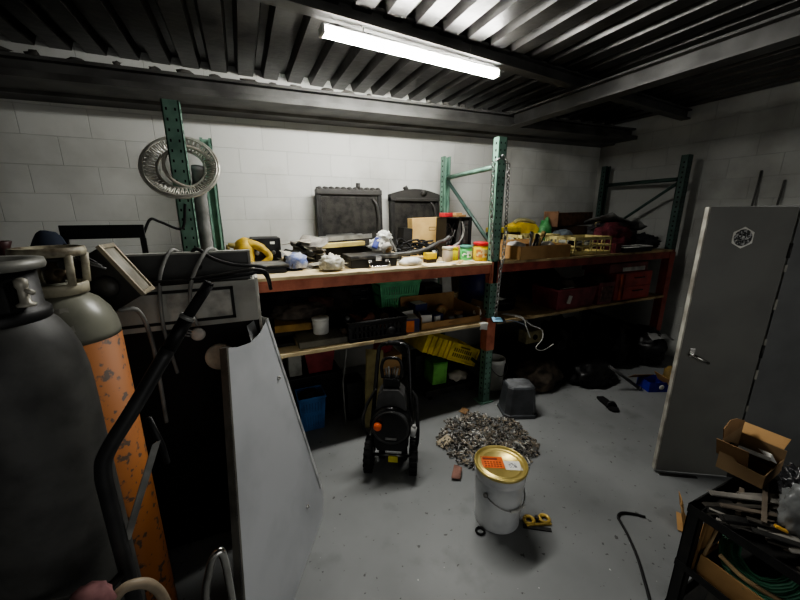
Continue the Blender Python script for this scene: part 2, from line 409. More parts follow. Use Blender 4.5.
# radiators leaning on the wall
M_core = mat('radiator_core', (64, 62, 58), .7, .2, c2=(34, 33, 32), scale=12, bump=.5, bscale=90)
M_rtank = mat('radiator_tank', (54, 53, 51), .45, c2=(62, 60, 57), scale=10)
def radiator(x0, x1, y, h, arch, label):
    w = x1-x0; c = (x0+x1)/2; tilt = .05
    t = thing('car_radiator', label, 'radiator', (c, y, Z1), 0, 'car radiators leaning on the wall')
    S = Matrix.Translation(V((c, y, Z1))) @ Matrix.Rotation(-tilt, 4, 'X')
    b = MB(); b.X = S; b.box((-w/2+.045, -.022, .045), (w/2-.045, .022, h-.085))
    for k in range(34):
        z = .06+k*(h-.16)/34; b.box((-w/2+.05, -.026, z), (w/2-.05, -.022, z+.006))
    b.build('core', M_core, t)
    for s in (-1, 1):
        b = MB(); b.X = S; b.box((s*w/2, -.035, .02), (s*(w/2-.045), .03, h-.07), .006)
        b.box((s*(w/2-.03), -.045, .02), (s*(w/2-.04), -.03, h-.07)); b.build('side_frame', M_blackm, t)
    b = MB(); b.X = S
    if arch:
        n = 14; top = [(-w/2+.0+w*k/n, h-.075+.085*math.sin(PI*(.12+.76*k/n))) for k in range(n+1)]
        b.prism([(-w/2, h-.11)]+top+[(w/2, h-.11)], -.05, .045, 'xz'); b.box((-w/2+.05, -.058, h-.115), (w/2-.02, -.04, h-.085), .006)
        b.tube([(-w*.15, 0, h), (-w*.19, 0, h+.035)], .025, 12)
        b.tube([(w*.15, -.05, h-.03), (w*.15, -.065, h-.035)], .035, 14)
    else:
        b.box((-w/2, -.045, h-.085), (w/2, .04, h-.03), .01)
        for k in range(11):
            b.blob((-w/2+.035+k*(w-.07)/10, -.01, h-.028), (.032, .04, .022), k, .2, 2, 2, False)
        b.tube([(w*.13, -.02, h-.03), (w*.13, -.03, h+.03)], .022, 12)
    b.build('top_tank', M_rtank, t)
    b = MB(); b.X = S; b.box((-w/2, -.04, 0), (w/2, .035, .05), .008); b.build('bottom_tank', M_rtank, t)
    b = MB(); b.X = S
    b.tube(spline([(w/2-.1, -.03, h-.12), (w/2-.06, -.05, h-.2), (w/2-.05, -.05, h-.4), (w/2-.09, -.04, .1)], 5), .015, 8)
    b.build('hose_pipe', M_rtank, t)
radiator(.665, 1.325, 3.40, .645, False, 'wide square black radiator with a knobbly top edge leaning on the white wall')
radiator(1.42, 1.99, 3.40, .625, True, 'black radiator with an arched top tank leaning on the wall behind a cardboard box')

# yellow moulded tool
M_ytool = mat('worn_yellow', (214, 182, 72), .5, c2=(160, 132, 52), scale=16)
t = thing('moulded_tool_body', 'yellow moulded plastic tool body with a big looped handle', 'tool', (.05, 2.72, Z1))
b = MB(); b.tube(spline([(.01, 2.74, Z1), (.0, 2.74, 1.37), (.0, 2.74, 1.45), (.02, 2.73, 1.53)], 5), [.066]*6+[.07]*5+[.068, .064, .055, .04, .02], 14)
b.build('body', M_ytool, t)
b = MB(); b.tube(spline([(.0, 2.73, 1.475), (.06, 2.72, 1.485), (.13, 2.71, 1.445), (.165, 2.7, 1.39), (.12, 2.69, 1.345), (.06, 2.69, 1.33), (-.0, 2.71, 1.33)], 6), [.036]*6+[.03]*6+[.024]*25, 10); b.build('handle', M_ytool, t)
b = MB(); b.tube([(-.03, 2.73, 1.47), (-.1, 2.72, 1.485)], [.024, .014], 10); b.tube([(-.1, 2.72, 1.485), (-.105, 2.72, 1.453)], .012, 8); b.build('nozzle', mat('old_yellow_grey', (160, 148, 90), .6), t)
# amplifier
t = thing('stereo_amplifier', 'black boxy amplifier with a white sticker behind the yellow tool', 'amplifier', (.13, 3.02, Z1))
b = MB(); b.box((.05, 2.92, Z1), (.27, 3.2, 1.51), .005); b.build('case', M_black, t)
b = MB(); b.box((.06, 2.912, Z1+.02), (.26, 2.922, 1.50), .003); b.build('front_panel', M_blackg, t)
b = MB(); b.box((.19, 2.909, 1.465), (.225, 2.913, 1.485)); b.build('sticker', M_whitep, t)
for k in range(3):
    b = MB(); b.lathe([(.016, 0), (.016, -.018), (.012, -.02)], (.09+k*.06, 2.912, 1.4), 14, 'y'); b.build('knob', M_steel, t)
b = MB(); b.box((-.13, 2.62, Z1), (.0, 2.86, 1.36), .003)
b.box((-.12, 2.7, 1.36), (-.02, 2.84, 1.4), .003)
one('cardboard_offcut', b, M_cardd, (-.07, 2.75, Z1), 'small brown cardboard block beside the yellow tool', 'box')
# black flat cases + silver one
b = MB(); b.box((.0, 2.42, Z1), (.25, 2.66, Z1+.028), .005); b.box((.01, 2.414, Z1+.008), (.24, 2.424, Z1+.02))
one('flat_case', b, M_black, (.12, 2.54, Z1), 'flat black case lying on the shelf edge below the yellow tool', 'case')
t = thing('laptop', 'closed dark laptop with a pale lid on top of the flat black case', 'laptop', (.14, 2.57, Z1+.028))
b = MB(); b.box((.02, 2.45, Z1+.0285), (.27, 2.67, Z1+.043), .004); b.build('base', M_blackm, t)
b = MB(); b.box((.02, 2.45, Z1+.0435), (.27, 2.67, Z1+.054), .004); b.build('lid', M_alum, t)
# open blue packet
t = thing('blue_packet', 'torn dark carton with crumpled blue film on the shelf edge', 'packet', (.31, 2.5, Z1))
b = MB(); R = EU(0, 14, 20)
b.box((.27, 2.46, Z1+.006), (.275, 2.6, 1.41), 0, R); b.box((.25, 2.47, Z1), (.36, 2.6, Z1+.006)); b.box((.26, 2.6, Z1+.004), (.37, 2.605, 1.395), 0, R); b.build('carton', M_blackm, t)
b = MB(); b.blob((.325, 2.5, Z1+.055), (.078, .05, .07), 3, .35, 2.4, 3, True, .5); b.build('blue_film', mat('blue_film', (108, 124, 178), .3, c2=(196, 200, 214), scale=22), t)
b = MB(); b.blob((.55, 2.38, Z1+.047), (.085, .07, .062), 12, .25, 2.2, 4, True, .6)
one('crumpled_plastic_bag', b, mat('creased_pale_bag', (214, 212, 200), .28, c2=(168, 162, 142), scale=25, bump=.3), (.55, 2.38, Z1), 'crumpled pale plastic bag on the shelf edge beside the black case', 'bag')
# grey sheet offcuts, a heap
gs = [mat('grey_offcut_a', (166, 161, 150), .6, c2=(104, 101, 96), scale=12), mat('grey_offcut_b', (196, 190, 174), .6, c2=(136, 130, 120), scale=12), mat('grey_offcut_c', (74, 73, 70), .5, .3, c2=(50, 50, 48))]
zz = Z1
for i in range(24):
    w_, h_ = random.uniform(.13, .26), random.uniform(.07, .15)
    u_ = i/24; x_ = .43+random.uniform(-.16, .13)*(1-.5*u_); y_ = 2.70+random.uniform(-.12, .1)*(1-.4*u_)
    zz = Z1+.012+.18*u_
    b = MB(); b.sheet(MT((x_, y_, zz), random.uniform(6, 34), random.uniform(-12, 16), random.uniform(-35, 35)), w_, h_, 9, 6, .022, i, .0025, 9, .7)
    one('sheet_offcut', b, gs[(0, 1, 1, 0, 2)[i % 5]], (x_, y_, zz-.005), 'crumpled grey sheet offcut in the heap between yellow tool and radiator', 'sheet', 'grey sheet offcuts heaped on the upper shelf')
for i in range(7):
    x_ = .40+i*.035; y_ = 2.50+random.uniform(-.06, .06)
    b = MB(); b.sheet(MT((x_, y_, Z1+.008+i*.004), 0, random.uniform(-6, 6), random.uniform(-80, 80)), .15, .05, 6, 3, .012, i+40, .002, 12, .5)
    one('metal_scrap', b, gs[(i+1) % 3], (x_, y_, Z1), 'bent scrap strip lying before the grey offcut heap', 'scrap', 'bent scrap strips on the shelf edge')
# stack: dark box, batten, folded tray
t = thing('dark_storage_box', 'low dark box under the pale wooden batten', 'box', (.75, 2.86, Z1))
b = MB(); b.box((.5, 2.72, Z1), (.98, 3.05, 1.425), .006); b.build('tub', M_blackm, t)
b = MB(); b.box((.49, 2.71, 1.4255), (.99, 3.06, 1.44), .004); b.build('lid', M_black, t)
b = MB(); b.box((.52, 2.69, 1.442), (.9, 2.76, 1.475), .002, EU(0, -2, 2))
one('wooden_batten', b, mat('pale_yellow_wood', (218, 200, 128), .7, c2=(188, 168, 104)), (.71, 2.72, 1.44), 'pale yellow wooden batten lying on the low dark box', 'batten')
t = thing('folded_metal_tray', 'wide grey folded metal tray on top of the stack before the square radiator', 'tray', (.74, 2.9, 1.478))
b = MB(); R = EU(2, -3, -3)
b.box((.46, 2.76, 1.495), (.98, 3.08, 1.503), .001, R); b.build('plate', M_alum, t)
b = MB(); b.box((.46, 2.757, 1.49), (.98, 2.762, 1.525), .001, EU(0, -3, -3)); b.build('lip', M_alum, t)
b = MB(); b.box((.66, 2.82, 1.512), (.9, 3.0, 1.522), .001, EU(3, -2, 8)); b.build('flap', M_steel, t)
for i, (x_, y_) in enumerate(((.98, 2.75), (1.02, 2.78))):
    b = MB(); b.box((x_-.012, y_-.25, Z1), (x_+.012, y_+.12, Z1+.014), .002, EU(0, 0, 40+i*25))
    one('metal_bar', b, M_alum, (x_, y_, Z1), ('flat grey bar lying behind the black case', 'second flat grey bar crossing behind the black case')[i], 'bar')
# black hard case with silver handle
t = thing('hard_case', 'black hard case with a silver latch and handle on the shelf edge', 'case', (.87, 2.48, Z1))
b = MB(); b.box((.69, 2.39, Z1), (1.05, 2.62, 1.375), .006); b.build('body', M_black, t)
b = MB(); b.box((.685, 2.385, 1.3755), (1.055, 2.625, 1.40), .006); b.build('lid', mat('scuffed_black_case', (52, 52, 52), .4, c2=(150, 148, 142), lo=.5, hi=.8), t)
b = MB(); b.tube(spline([(.83, 2.388, 1.36), (.82, 2.36, 1.345), (.83, 2.352, 1.325), (.9, 2.35, 1.322), (.965, 2.352, 1.325), (.975, 2.36, 1.345), (.965, 2.388, 1.36)], 5), .0065, 8)
b.box((.815, 2.38, 1.35), (.845, 2.392, 1.37), .002); b.box((.95, 2.38, 1.35), (.98, 2.392, 1.37), .002); b.build('handle', M_chrome, t)
b = MB(); b.box((.875, 2.378, 1.36), (.92, 2.39, 1.395), .003); b.box((.885, 2.374, 1.375), (.91, 2.38, 1.388), .002); b.build('latch', M_chrome, t)
b = MB(); b.box((1.056, 2.44, 1.34), (1.06, 2.54, 1.37)); b.build('label_plate', M_whitep, t)
# tape roll and blue/white cloth on the case
t = thing('tape_roll', 'grey roll of tape leaning on the black hard case beside the rag', 'tape', (1.0, 2.47, 1.402))
TM = MT((1.0, 2.47, 1.44), 34, 0, 20)
b = MB(); b.X = TM; b.lathe([(.026, -.02), (.044, -.02), (.044, .02), (.026, .02), (.026, -.02)], (0, 0, 0), 24, 'y'); b.build('roll', mat('pale_grey_tape', (176, 172, 164), .5), t)
b = MB(); b.X = TM; b.lathe([(.021, -.021), (.026, -.021), (.026, .021), (.021, .021), (.021, -.021)], (0, 0, 0), 20, 'y'); b.build('core_ring', M_card, t)
b = MB(); b.X = MT((.985, 2.58, 1.402)); b.blob((0, 0, .05), (.085, .04, .065), 5, .35, 2.2, 4, True, .7); b.blob((.035, 0, .115), (.06, .035, .05), 8, .35, 2.2, 4, False, .7)
b.mi = 1; b.sheet(MT((-.045, -.035, .075), 62, 20, -18), .05, .11, 5, 8, .02, 3, .004, 14, .3)
one('blue_white_rag', b, [M_white, mat('blue_cloth', (62, 72, 132), .7)], (.985, 2.58, 1.402), 'white and blue crumpled rag behind the grey tape roll', 'rag')
b = MB(); b.box((1.06, 2.5, 1.403), (1.075, 2.52, 1.52), .002, EU(0, -28, 0)); one('putty_knife', b, M_alum, (1.06, 2.51, 1.402), 'slim pale blade standing beside the blue and white rag', 'tool')
# white bag
b = MB(); b.blob((1.17, 2.4, Z1+.022), (.1, .06, .038), 21, .2, 2, 3, True, .3)
one('white_cloth', b, mat('white_cotton', (226, 224, 218), .8), (1.17, 2.4, Z1), 'small heap of white cloth on the shelf edge under the hose', 'cloth')
# cardboard box standing
t = thing('cardboard_box', 'upright tan cardboard box with printed lines behind the cable tangle', 'box', (1.58, 2.92, Z1))
b = MB(); b.box((1.43, 2.9, Z1), (1.735, 3.0, 1.66), .003, EU(0, -2, 0)); b.build('carton', M_cardl, t)
b = MB(); b.box((1.6, 2.8975, 1.543), (1.67, 2.8985, 1.548)); b.box((1.6, 2.8975, 1.571), (1.67, 2.8985, 1.577)); b.box((1.6, 2.8975, 1.543), (1.604, 2.8985, 1.577)); b.box((1.666, 2.8975, 1.543), (1.67, 2.8985, 1.577)); b.build('printing', mat('printed_brown_ink', (120, 92, 56), .8), t)
b = MB(); b.box((1.33, 2.9, Z1), (1.425, 3.04, 1.57), .005, EU(0, 6, 0))
one('black_plastic_block', b, M_blackm, (1.38, 2.95, Z1), 'black upright block standing beside the tan cardboard box', 'box')
# cable tangles
rn = random.Random(3)
for j, (cx_, cy_, r_, lab) in enumerate(((1.3, 2.74, .13, 'tangled black cable heaped below the tan cardboard box'), (1.46, 2.68, .115, 'looped black cable heaped in front of the tan cardboard box'))):
    pts = []
    for k in range(34):
        a = k*1.25+rn.random(); rr = r_*(.55+.5*rn.random())
        pts.append((cx_+rr*math.cos(a), cy_+.6*rr*math.sin(a), Z1+.015+.15*abs(math.sin(k*.9+j))*rn.random()+.02))
    b = MB(); b.tube(spline(pts, 5), .009, 6)
    one('cable_tangle', b, M_cable, (cx_, cy_, Z1), lab, 'cable')
b = MB(); b.tube(spline([(1.03, 2.72, 1.37), (1.12, 2.62, 1.372), (1.25, 2.56, 1.385), (1.4, 2.56, 1.41), (1.55, 2.62, 1.455), (1.61, 2.625, 1.47), (1.66, 2.63, 1.5)], 7), .017, 10)
one('vacuum_hose', b, mat('dark_grey_hose', (84, 84, 82), .5), (1.3, 2.6, 1.37), 'thick dark grey hose curving over the cable tangle', 'hose')
b = MB(); b.box((1.06, 2.68, Z1), (1.22, 2.84, 1.352), .004); b.box((1.08, 2.674, 1.32), (1.2, 2.682, 1.345), .002)
one('adapter_box', b, M_blackm, (1.14, 2.76, Z1), 'flat dark box under the grey hose behind the white cloth', 'box')
# open computer case
t = thing('computer_case', 'open black computer case with cables inside, below the green brace', 'computer', (1.74, 2.74, Z1))
PCX = Matrix.Translation(V((1.635, 2.645, 0))) @ Matrix.Diagonal((.53, .9, 1, 1)) @ Matrix.Translation(V((-1.8, -2.92, 0)))
x0, x1, y0, y1, z1 = 1.8, 2.3, 2.92, 3.12, 1.665
b = MB(); b.X = PCX; b.box((x0, y0, Z1), (x1, y1, Z1+.008)); b.box((x0, y0, z1-.008), (x1, y1, z1)); b.box((x0, y1-.006, Z1), (x1, y1, z1)); b.box((x0, y0, Z1), (x0+.006, y1, z1)); b.box((x1-.05, y0-.004, Z1), (x1, y1, z1+.003), .006); b.build('shell', M_black, t)
b = MB(); b.X = PCX; b.box((2.06, y0+.01, Z1+.01), (2.1, y1-.01, z1-.01)); b.box((2.16, y0+.01, Z1+.01), (2.245, y1-.01, z1-.02))
for k in range(7): b.box((2.165, y0+.005, 1.35+k*.042), (2.24, y0+.012, 1.378+k*.042), .002)
b.build('drive_bay', mat('grey_pressed_steel', (96, 95, 92), .45, .4), t)
b = MB(); b.X = PCX
for k in range(16):
    p = [(1.83+rn.random()*.22, y0+.03+rn.random()*.1, 1.34+rn.random()*.28) for _ in range(4)]; b.tube(spline(p, 5), .005, 5)
b.mi = 1
for k in range(5): b.tube(spline([(2.09, y0-.01, 1.63), (2.09+.008*k, y0-.03, 1.55), (2.03, y0-.035-.004*k, 1.46), (1.9, y0-.03, 1.42-.006*k)], 5), .006, 5)
b.build('wiring', [M_gcable, mat('grey_ribbon', (128, 126, 120), .5)], t)
b = MB(); b.box((1.63, 2.68, 1.667), (1.72, 2.77, 1.705), .006)
one('red_tin', b, mat('red_tin_paint', (206, 62, 66), .4), (1.68, 2.72, 1.667), 'small red tin on top of the open computer case', 'tin')
b = MB(); b.box((1.74, 2.68, 1.669), (1.86, 2.78, 1.69), .004, EU(0, 0, 6)); b.box((1.76, 2.7, 1.6885), (1.83, 2.75, 1.705), .003)
one('brown_packet', b, M_card, (1.8, 2.73, 1.668), 'flat brown packet on top of the open computer case', 'packet')
# jars and tubs at the shelf edge
def jar(name, x, y, r, h, mb_, ml, lab, lidh=.02, rl=None, band=None, cat='jar'):
    t = thing(name, lab, cat, (x, y, Z1)); rl = rl or r*1.05
    b = MB(); b.lathe([(r*.92, 0), (r, .006), (r, h-lidh-.004), (r*.9, h-lidh)], (x, y, Z1), 24); b.build('tub_body', mb_, t)
    b = MB(); b.lathe([(rl, h-lidh), (rl, h-.003), (rl*.95, h)], (x, y, Z1), 24); b.build('lid', ml, t)
    if band:
        b = MB()
        for k in range(13):
            a0 = -PI*.9+k*PI/16*1.0; a1 = a0+PI/16
            q = [(x+(r+.0012)*math.cos(a), y+(r+.0012)*math.sin(a), Z1+z) for a in (a0, a1) for z in (h*.2, h*.62)]
            b._add(q, [[0, 2, 3, 1]])
        b.build('paper_label', band, t)
M_redl = mat('red_lid', (206, 44, 52), .35); M_gr = mat('mint_green_plastic', (104, 206, 128), .45, c2=(86, 186, 112))
jar('plastic_tub', 1.83, 2.40, .062, .155, M_yellow, M_redl, 'yellow plastic tub with a red lid beside the green post', .03, band=mat('tub_label', (224, 206, 150), .6, c2=(200, 130, 60), scale=30, lo=.5, hi=.55))
jar('plastic_jar', 1.735, 2.48, .052, .125, M_gr, mat('teal_lid', (94, 156, 142), .4), 'mint green jar with a teal lid at the shelf edge', .025, band=mat('jar_label', (230, 236, 226), .6, c2=(60, 150, 80), scale=36, lo=.5, hi=.54))
jar('plastic_jar', 1.63, 2.505, .036, .112, mat('bright_yellow', (226, 216, 50), .45), mat('bright_yellow_lid', (206, 190, 40), .45), 'small yellow jar beside the mint green jar', .022)
jar('glass_jar', 1.545, 2.47, .045, .12, mat('cloudy_glass', (214, 210, 190), .15, c2=(176, 170, 146), alpha=.55), mat('clear_lid', (206, 204, 190), .3), 'cloudy clear jar beside the small yellow jar', .02)
t = thing('pink_packet', 'pink cardboard packet lying behind the row of jars', 'packet', (1.72, 2.59, Z1))
b = MB(); b.box((1.6, 2.55, Z1), (1.85, 2.635, 1.415), .004); b.build('carton', mat('dusty_pink_card', (206, 136, 140), .7), t)
b = MB(); b.box((1.63, 2.555, 1.4155), (1.83, 2.63, 1.422), .002); b.build('flap', mat('pink_card', (222, 154, 156), .7), t)
t = thing('yellow_battery_box', 'small yellow box with black slots at the shelf edge', 'box', (1.37, 2.46, Z1))
b = MB(); b.box((1.33, 2.43, Z1+.03), (1.42, 2.5, 1.39), .006); b.build('case', M_yellow, t)
b = MB(); b.box((1.332, 2.432, Z1), (1.418, 2.498, Z1+.0305), .003)
for k in range(3): b.box((1.338+k*.028, 2.427, Z1+.006), (1.36+k*.028, 2.433, Z1+.026))
b.build('slotted_base', mat('brown_black_plastic', (58, 40, 26), .5), t)
t = thing('spool', 'small black and silver spool behind the yellow slotted box', 'spool', (1.47, 2.58, Z1))
b = MB(); b.lathe([(.012, -.03), (.045, -.03), (.045, -.022), (.026, -.02), (.026, .02), (.045, .022), (.045, .03), (.012, .03)], (1.47, 2.58, Z1+.046), 22, 'x'); b.build('reel', M_black, t)
b = MB(); b.lathe([(.027, -.019), (.038, -.017), (.038, .017), (.027, .019)], (1.47, 2.58, Z1+.046), 22, 'x'); b.build('winding', M_alum, t)
for i, (x_, y_, m_) in enumerate(((1.45, 2.4, M_whitep), (1.62, 2.38, M_cardl), (1.7, 2.36, M_whitep), (1.55, 2.33, M_cardl), (1.24, 2.3, M_whitep), (1.5, 2.3, M_whitep))):
    b = MB(); b.sheet(MT((x_, y_, Z1+.006), 0, 0, i*47), .07, .04, 4, 3, .012, i+60, .001, 14, .4)
    one('paper_scrap', b, m_, (x_, y_, Z1), 'little torn scrap on the shelf edge near the jars', 'scrap', 'torn scraps on the shelf edge')

# ================================================================ UPPER SHELF, bay two
t = thing('long_cardboard_box', 'long open brown cardboard box of tools at the shelf edge', 'box', (2.43, 2.38, Z1))
O = V((2.144, 2.262, Z1)); RZ = 2
def open_box(mb, o, lx, ly, h, th, rz):
    M = Matrix.Translation(V(o)) @ Matrix.Rotation(math.radians(rz), 4, 'Z'); X = mb.X.copy(); mb.X = M
    mb.box((0, 0, 0), (lx, ly, th)); mb.box((0, 0, th), (lx, th, h)); mb.box((0, ly-th, th), (lx, ly, h)); mb.box((0, th, th), (th, ly-th, h)); mb.box((lx-th, th, th), (lx, ly-th, h)); mb.X = X
b = MB(); open_box(b, O, .6, .33, .115, .006, 1); b.build('carton', M_card, t)
b = MB(); b.box((2.15, 2.59, 1.41), (2.7, 2.594, 1.46), 0, EU(-25, 0, 1)); b.build('flap', M_card, t)
for i in range(6):
    b = MB(); x_ = 2.3+i*.022; m_ = [M_steel, M_cardl, M_blackm][i % 3]
    b.tube([(x_, 2.33+.02*(i % 3), Z1+.012), (x_+.03+.012*i, 2.35+.02*(i % 2), 1.52-.012*(i % 4))], [.008, .011], 8)
    b.tube([(x_+.027+.011*i, 2.35+.02*(i % 2), 1.5-.012*(i % 4)), (x_+.033+.013*i, 2.352+.02*(i % 2), 1.545-.012*(i % 4))], [.013, .015], 8)
    one('hand_file', b, m_, (x_, 2.33, Z1+.01), 'tool handle sticking up out of the long cardboard box', 'tool', 'tool handles in the long cardboard box')
b = MB(); b.blob((2.23, 2.42, Z1+.09), (.07, .1, .06), 31, .25, 2, 3, True, .4)
one('white_bag', b, mat('white_thin_plastic', (214, 208, 206), .4), (2.23, 2.42, Z1+.04), 'white plastic bag bunched in the end of the long cardboard box', 'bag')
b = MB(); b.blob((2.55, 2.42, Z1+.085), (.13, .1, .055), 33, .25, 2, 3, True, .5)
one('white_rag', b, mat('dirty_white_cloth', (190, 186, 180), .8), (2.55, 2.42, Z1+.04), 'off white rag lying in the long cardboard box', 'rag')
M_cream = mat('cream_plastic', (226, 212, 150), .5, c2=(196, 182, 124), scale=10)
def crate(name, x0, x1, y0, y1, z, h, m, lab, group=None, nx=7, th=.006, rows=2, loc=None, cat='crate', T=None, par=('shell',)):
    """perforated crate of bars, one mesh"""
    b = MB()
    if T is not None: b.X = T
    b.box((x0, y0, z), (x1, y1, z+.006))
    for (zz0, zz1) in [(z, z+.03), (z+h-.03, z+h)]+[(z+h*k/rows-.008, z+h*k/rows+.008) for k in range(1, rows)]:
        b.box((x0, y0, zz0), (x1, y0+th, zz1)); b.box((x0, y1-th, zz0), (x1, y1, zz1)); b.box((x0, y0, zz0), (x0+th, y1, zz1)); b.box((x1-th, y0, zz0), (x1, y1, zz1))
    for k in range(nx+1):
        xx = x0+(x1-x0-.012)*k/nx; b.box((xx, y0, z), (xx+.012, y0+th, z+h)); b.box((xx, y1-th, z), (xx+.012, y1, z+h))
    ny = max(3, int(nx*(y1-y0)/(x1-x0)))
    for k in range(ny+1):
        yy = y0+(y1-y0-.012)*k/ny; b.box((x0, yy, z), (x0+th, yy+.012, z+h)); b.box((x1-th, yy, z), (x1, yy+.012, z+h))
    if T is not None: loc = T @ V(((x0+x1)/2, (y0+y1)/2, z))
    return one(name, b, m, loc or ((x0+x1)/2, (y0+y1)/2, z), lab, cat, group)
crate('storage_crate', 2.5, 3.0, 2.63, 2.93, Z1, .18, M_cream, 'cream slotted crate standing behind the long cardboard box', 'cream slotted crates', 8)
crate('storage_crate', 2.82, 3.33, 2.29, 2.6, Z1, .17, M_cream, 'cream slotted crate of parts at the shelf edge beside the maroon box', 'cream slotted crates', 5)
rn = random.Random(11)
mm = [mat('part_grey', (142, 140, 132), .5, .3), mat('part_tan', (166, 146, 108), .6), M_blackm, mat('part_pale', (190, 190, 180), .5)]
for i in range(14):
    a_ = i < 6; x_ = rn.uniform(2.58, 2.92) if a_ else rn.uniform(2.9, 3.25); y_ = rn.uniform(2.68, 2.86) if a_ else rn.uniform(2.38, 2.52)
    b = MB(); b.lathe([(.01, 0), (.03, 0), (.034, .02), (.03, .06), (.016, .07), (.016, .11), (0.004, .115)], (0, 0, 0), 12)
    o = one('machine_part', b, mm[i % 4], (0, 0, 0), ('turned metal part loose in the rear cream crate', 'turned metal part loose in the front cream crate')[not a_], 'part', ('parts in the rear cream crate', 'parts in the front cream crate')[not a_])
    o.location = (x_, y_, Z1+.055+.05*rn.random()); o.rotation_euler = (rn.uniform(.9, 1.6), 0, rn.uniform(0, 6)); W[o.name] = Matrix.Identity(4)
for i, (z_, m_) in enumerate(((Z1, M_yellow), (Z1+.121, mat('olive_yellow', (176, 160, 62), .5)))):
    t = thing('tool_box', ('yellow and black narrow tool box at the shelf bottom behind the cardboard box', 'olive yellow narrow tool box stacked on another beside the green post')[i], 'tool box', (2.6, 3.0, z_), 0, 'narrow yellow tool boxes')
    b = MB(); b.box((2.42, 2.92, z_), (2.74, 3.1, z_+.07), .006); b.build('tray', M_black, t)
    b = MB(); b.box((2.415, 2.915, z_+.0705), (2.745, 3.105, z_+.12), .008); b.build('lid', m_, t)
    b = MB(); b.box((2.52, 2.905, z_+.05), (2.56, 2.918, z_+.09), .002); b.build('latch', M_steel, t)
t = thing('power_tool_case', 'yellow moulded case with a pale dished top behind the tool handles', 'case', (2.92, 3.12, Z1))
b = MB(); b.prism([(2.76, Z1), (3.1, Z1), (3.13, 1.5), (3.05, 1.58), (2.88, 1.6), (2.77, 1.56), (2.74, 1.45)], 3.02, 3.22, 'xz'); b.build('body', M_yellow, t)
b = MB(); b.tube(spline([(2.82, 3.12, 1.6), (2.88, 3.11, 1.625), (3.0, 3.1, 1.62), (3.1, 3.1, 1.59)], 5), .022, 8); b.build('handle', mat('pale_grey_yellow', (170, 164, 120), .5), t)
b = MB(); b.blob((3.17, 3.0, Z1+.12), (.1, .07, .2), 51, .25, 2, 3, True, .3)
one('green_bag', b, mat('green_nylon', (56, 128, 70), .5, c2=(110, 168, 116), scale=14), (3.17, 3.0, Z1), 'green nylon bag squeezed beside the yellow moulded case', 'bag')
b = MB(); b.blob((3.3, 2.86, Z1+.09), (.15, .1, .13), 53, .3, 2.5, 3, True, .4)
one('grey_cloth_bundle', b, mat('blue_grey_cloth', (112, 122, 128), .8), (3.3, 2.86, Z1), 'blue grey cloth bundle behind the front cream crate', 'cloth')
# rusty channel on a block
b = MB(); b.box((3.45, 3.0, Z1), (3.9, 3.25, 1.55), .01); one('brown_wooden_box', b, mat('brown_wood_dark', (84, 66, 52), .8), (3.65, 3.1, Z1), 'brown wooden box under the rusty steel channel', 'box')
t = thing('steel_channel', 'rusty brown steel channel lying on top of the pile', 'steel channel', (3.65, 3.05, 1.552))
M_rust = mat('rusty_brown', (104, 76, 56), .8, c2=(72, 52, 40), scale=14, bump=.3)
b = MB(); T = MT((3.3, 2.95, 1.552), 0, -1, 10)
b.X = T; b.box((0, 0, 0), (.75, .008, .15)); b.box((0, 0, .142), (.75, .16, .15)); b.box((0, 0, 0), (.75, .16, .008)); b.build('web', M_rust, t)
b = MB(); b.X = T; b.box((-.012, -.01, -.0), (0, .17, .17)); b.build('end_plate', mat('rust_light', (136, 102, 78), .8, c2=(98, 72, 56)), t)
rn = random.Random(5)
for i in range(3):
    p = [(3.85+rn.uniform(-.2, .2), 2.75+rn.uniform(-.1, .1), 1.5+rn.uniform(-.03, .1)) for _ in range(6)]; p[0] = (3.85, 2.75, 1.40)
    b = MB(); b.tube(spline(p, 6), .006, 6)
    one('loose_wire', b, [mat('tan_wire', (170, 156, 116), .6), M_gcable, M_cable][i], p[0], ('tan wire looped over the cloth heap', 'grey wire looped over the cloth heap', 'black wire looped over the cloth heap')[i], 'wire')
# jackets and cloth heap
b = MB(); b.blob((4.0, 2.78, Z1+.13), (.36, .2, .2), 61, .3, 1.8, 4, True, .35)
one('dark_jacket', b, mat('charcoal_cloth', (70, 68, 69), .85, c2=(40, 38, 42), bump=.2), (4.0, 2.78, Z1), 'charcoal jacket heaped at the shelf end before the rack frame', 'jacket')
b = MB(); b.sheet(MT((3.95, 2.72, 1.60), -12, 8, -8), .62, .34, 16, 10, .09, 9, .006, 5, .3)
one('grey_blanket', b, mat('grey_wool', (118, 119, 116), .9, c2=(70, 72, 72), bump=.2), (4.02, 2.72, 1.62), 'grey blanket draped over the heap of jackets', 'blanket')
b = MB(); b.blob((3.72, 2.56, Z1+.11), (.26, .14, .18), 66, .3, 2, 4, True, .4)
one('maroon_jacket', b, mat('maroon_cloth', (112, 52, 60), .85, c2=(60, 28, 36), bump=.2), (3.72, 2.56, Z1), 'maroon jacket bunched before the charcoal jacket', 'jacket')
b = MB(); b.blob((4.13, 2.5, Z1+.07), (.19, .16, .1), 68, .3, 2, 4, True, .4)
one('black_bag', b, mat('dull_black_cloth', (36, 35, 38), .8), (4.12, 2.58, Z1), 'small black bag at the shelf end beside the rack post', 'bag')
t = thing('serving_tray', 'dark tray with a white rim at the shelf edge', 'tray', (3.73, 2.34, Z1))
b = MB(); open_box(b, (3.5, 2.27, Z1), .46, .14, .05, .006, 0); b.build('tray_body', M_black, t)
b = MB(); b.tube([(3.5, 2.27, Z1+.052), (3.96, 2.27, Z1+.052), (3.96, 2.41, Z1+.052), (3.5, 2.41, Z1+.052)], .006, 6, closed=True); b.build('rim', M_white, t)
b = MB(); b.box((3.385, 2.28, Z1), (3.475, 2.4, 1.385), .004); b.box((3.38, 2.275, 1.3855), (3.48, 2.405, 1.41), .003)
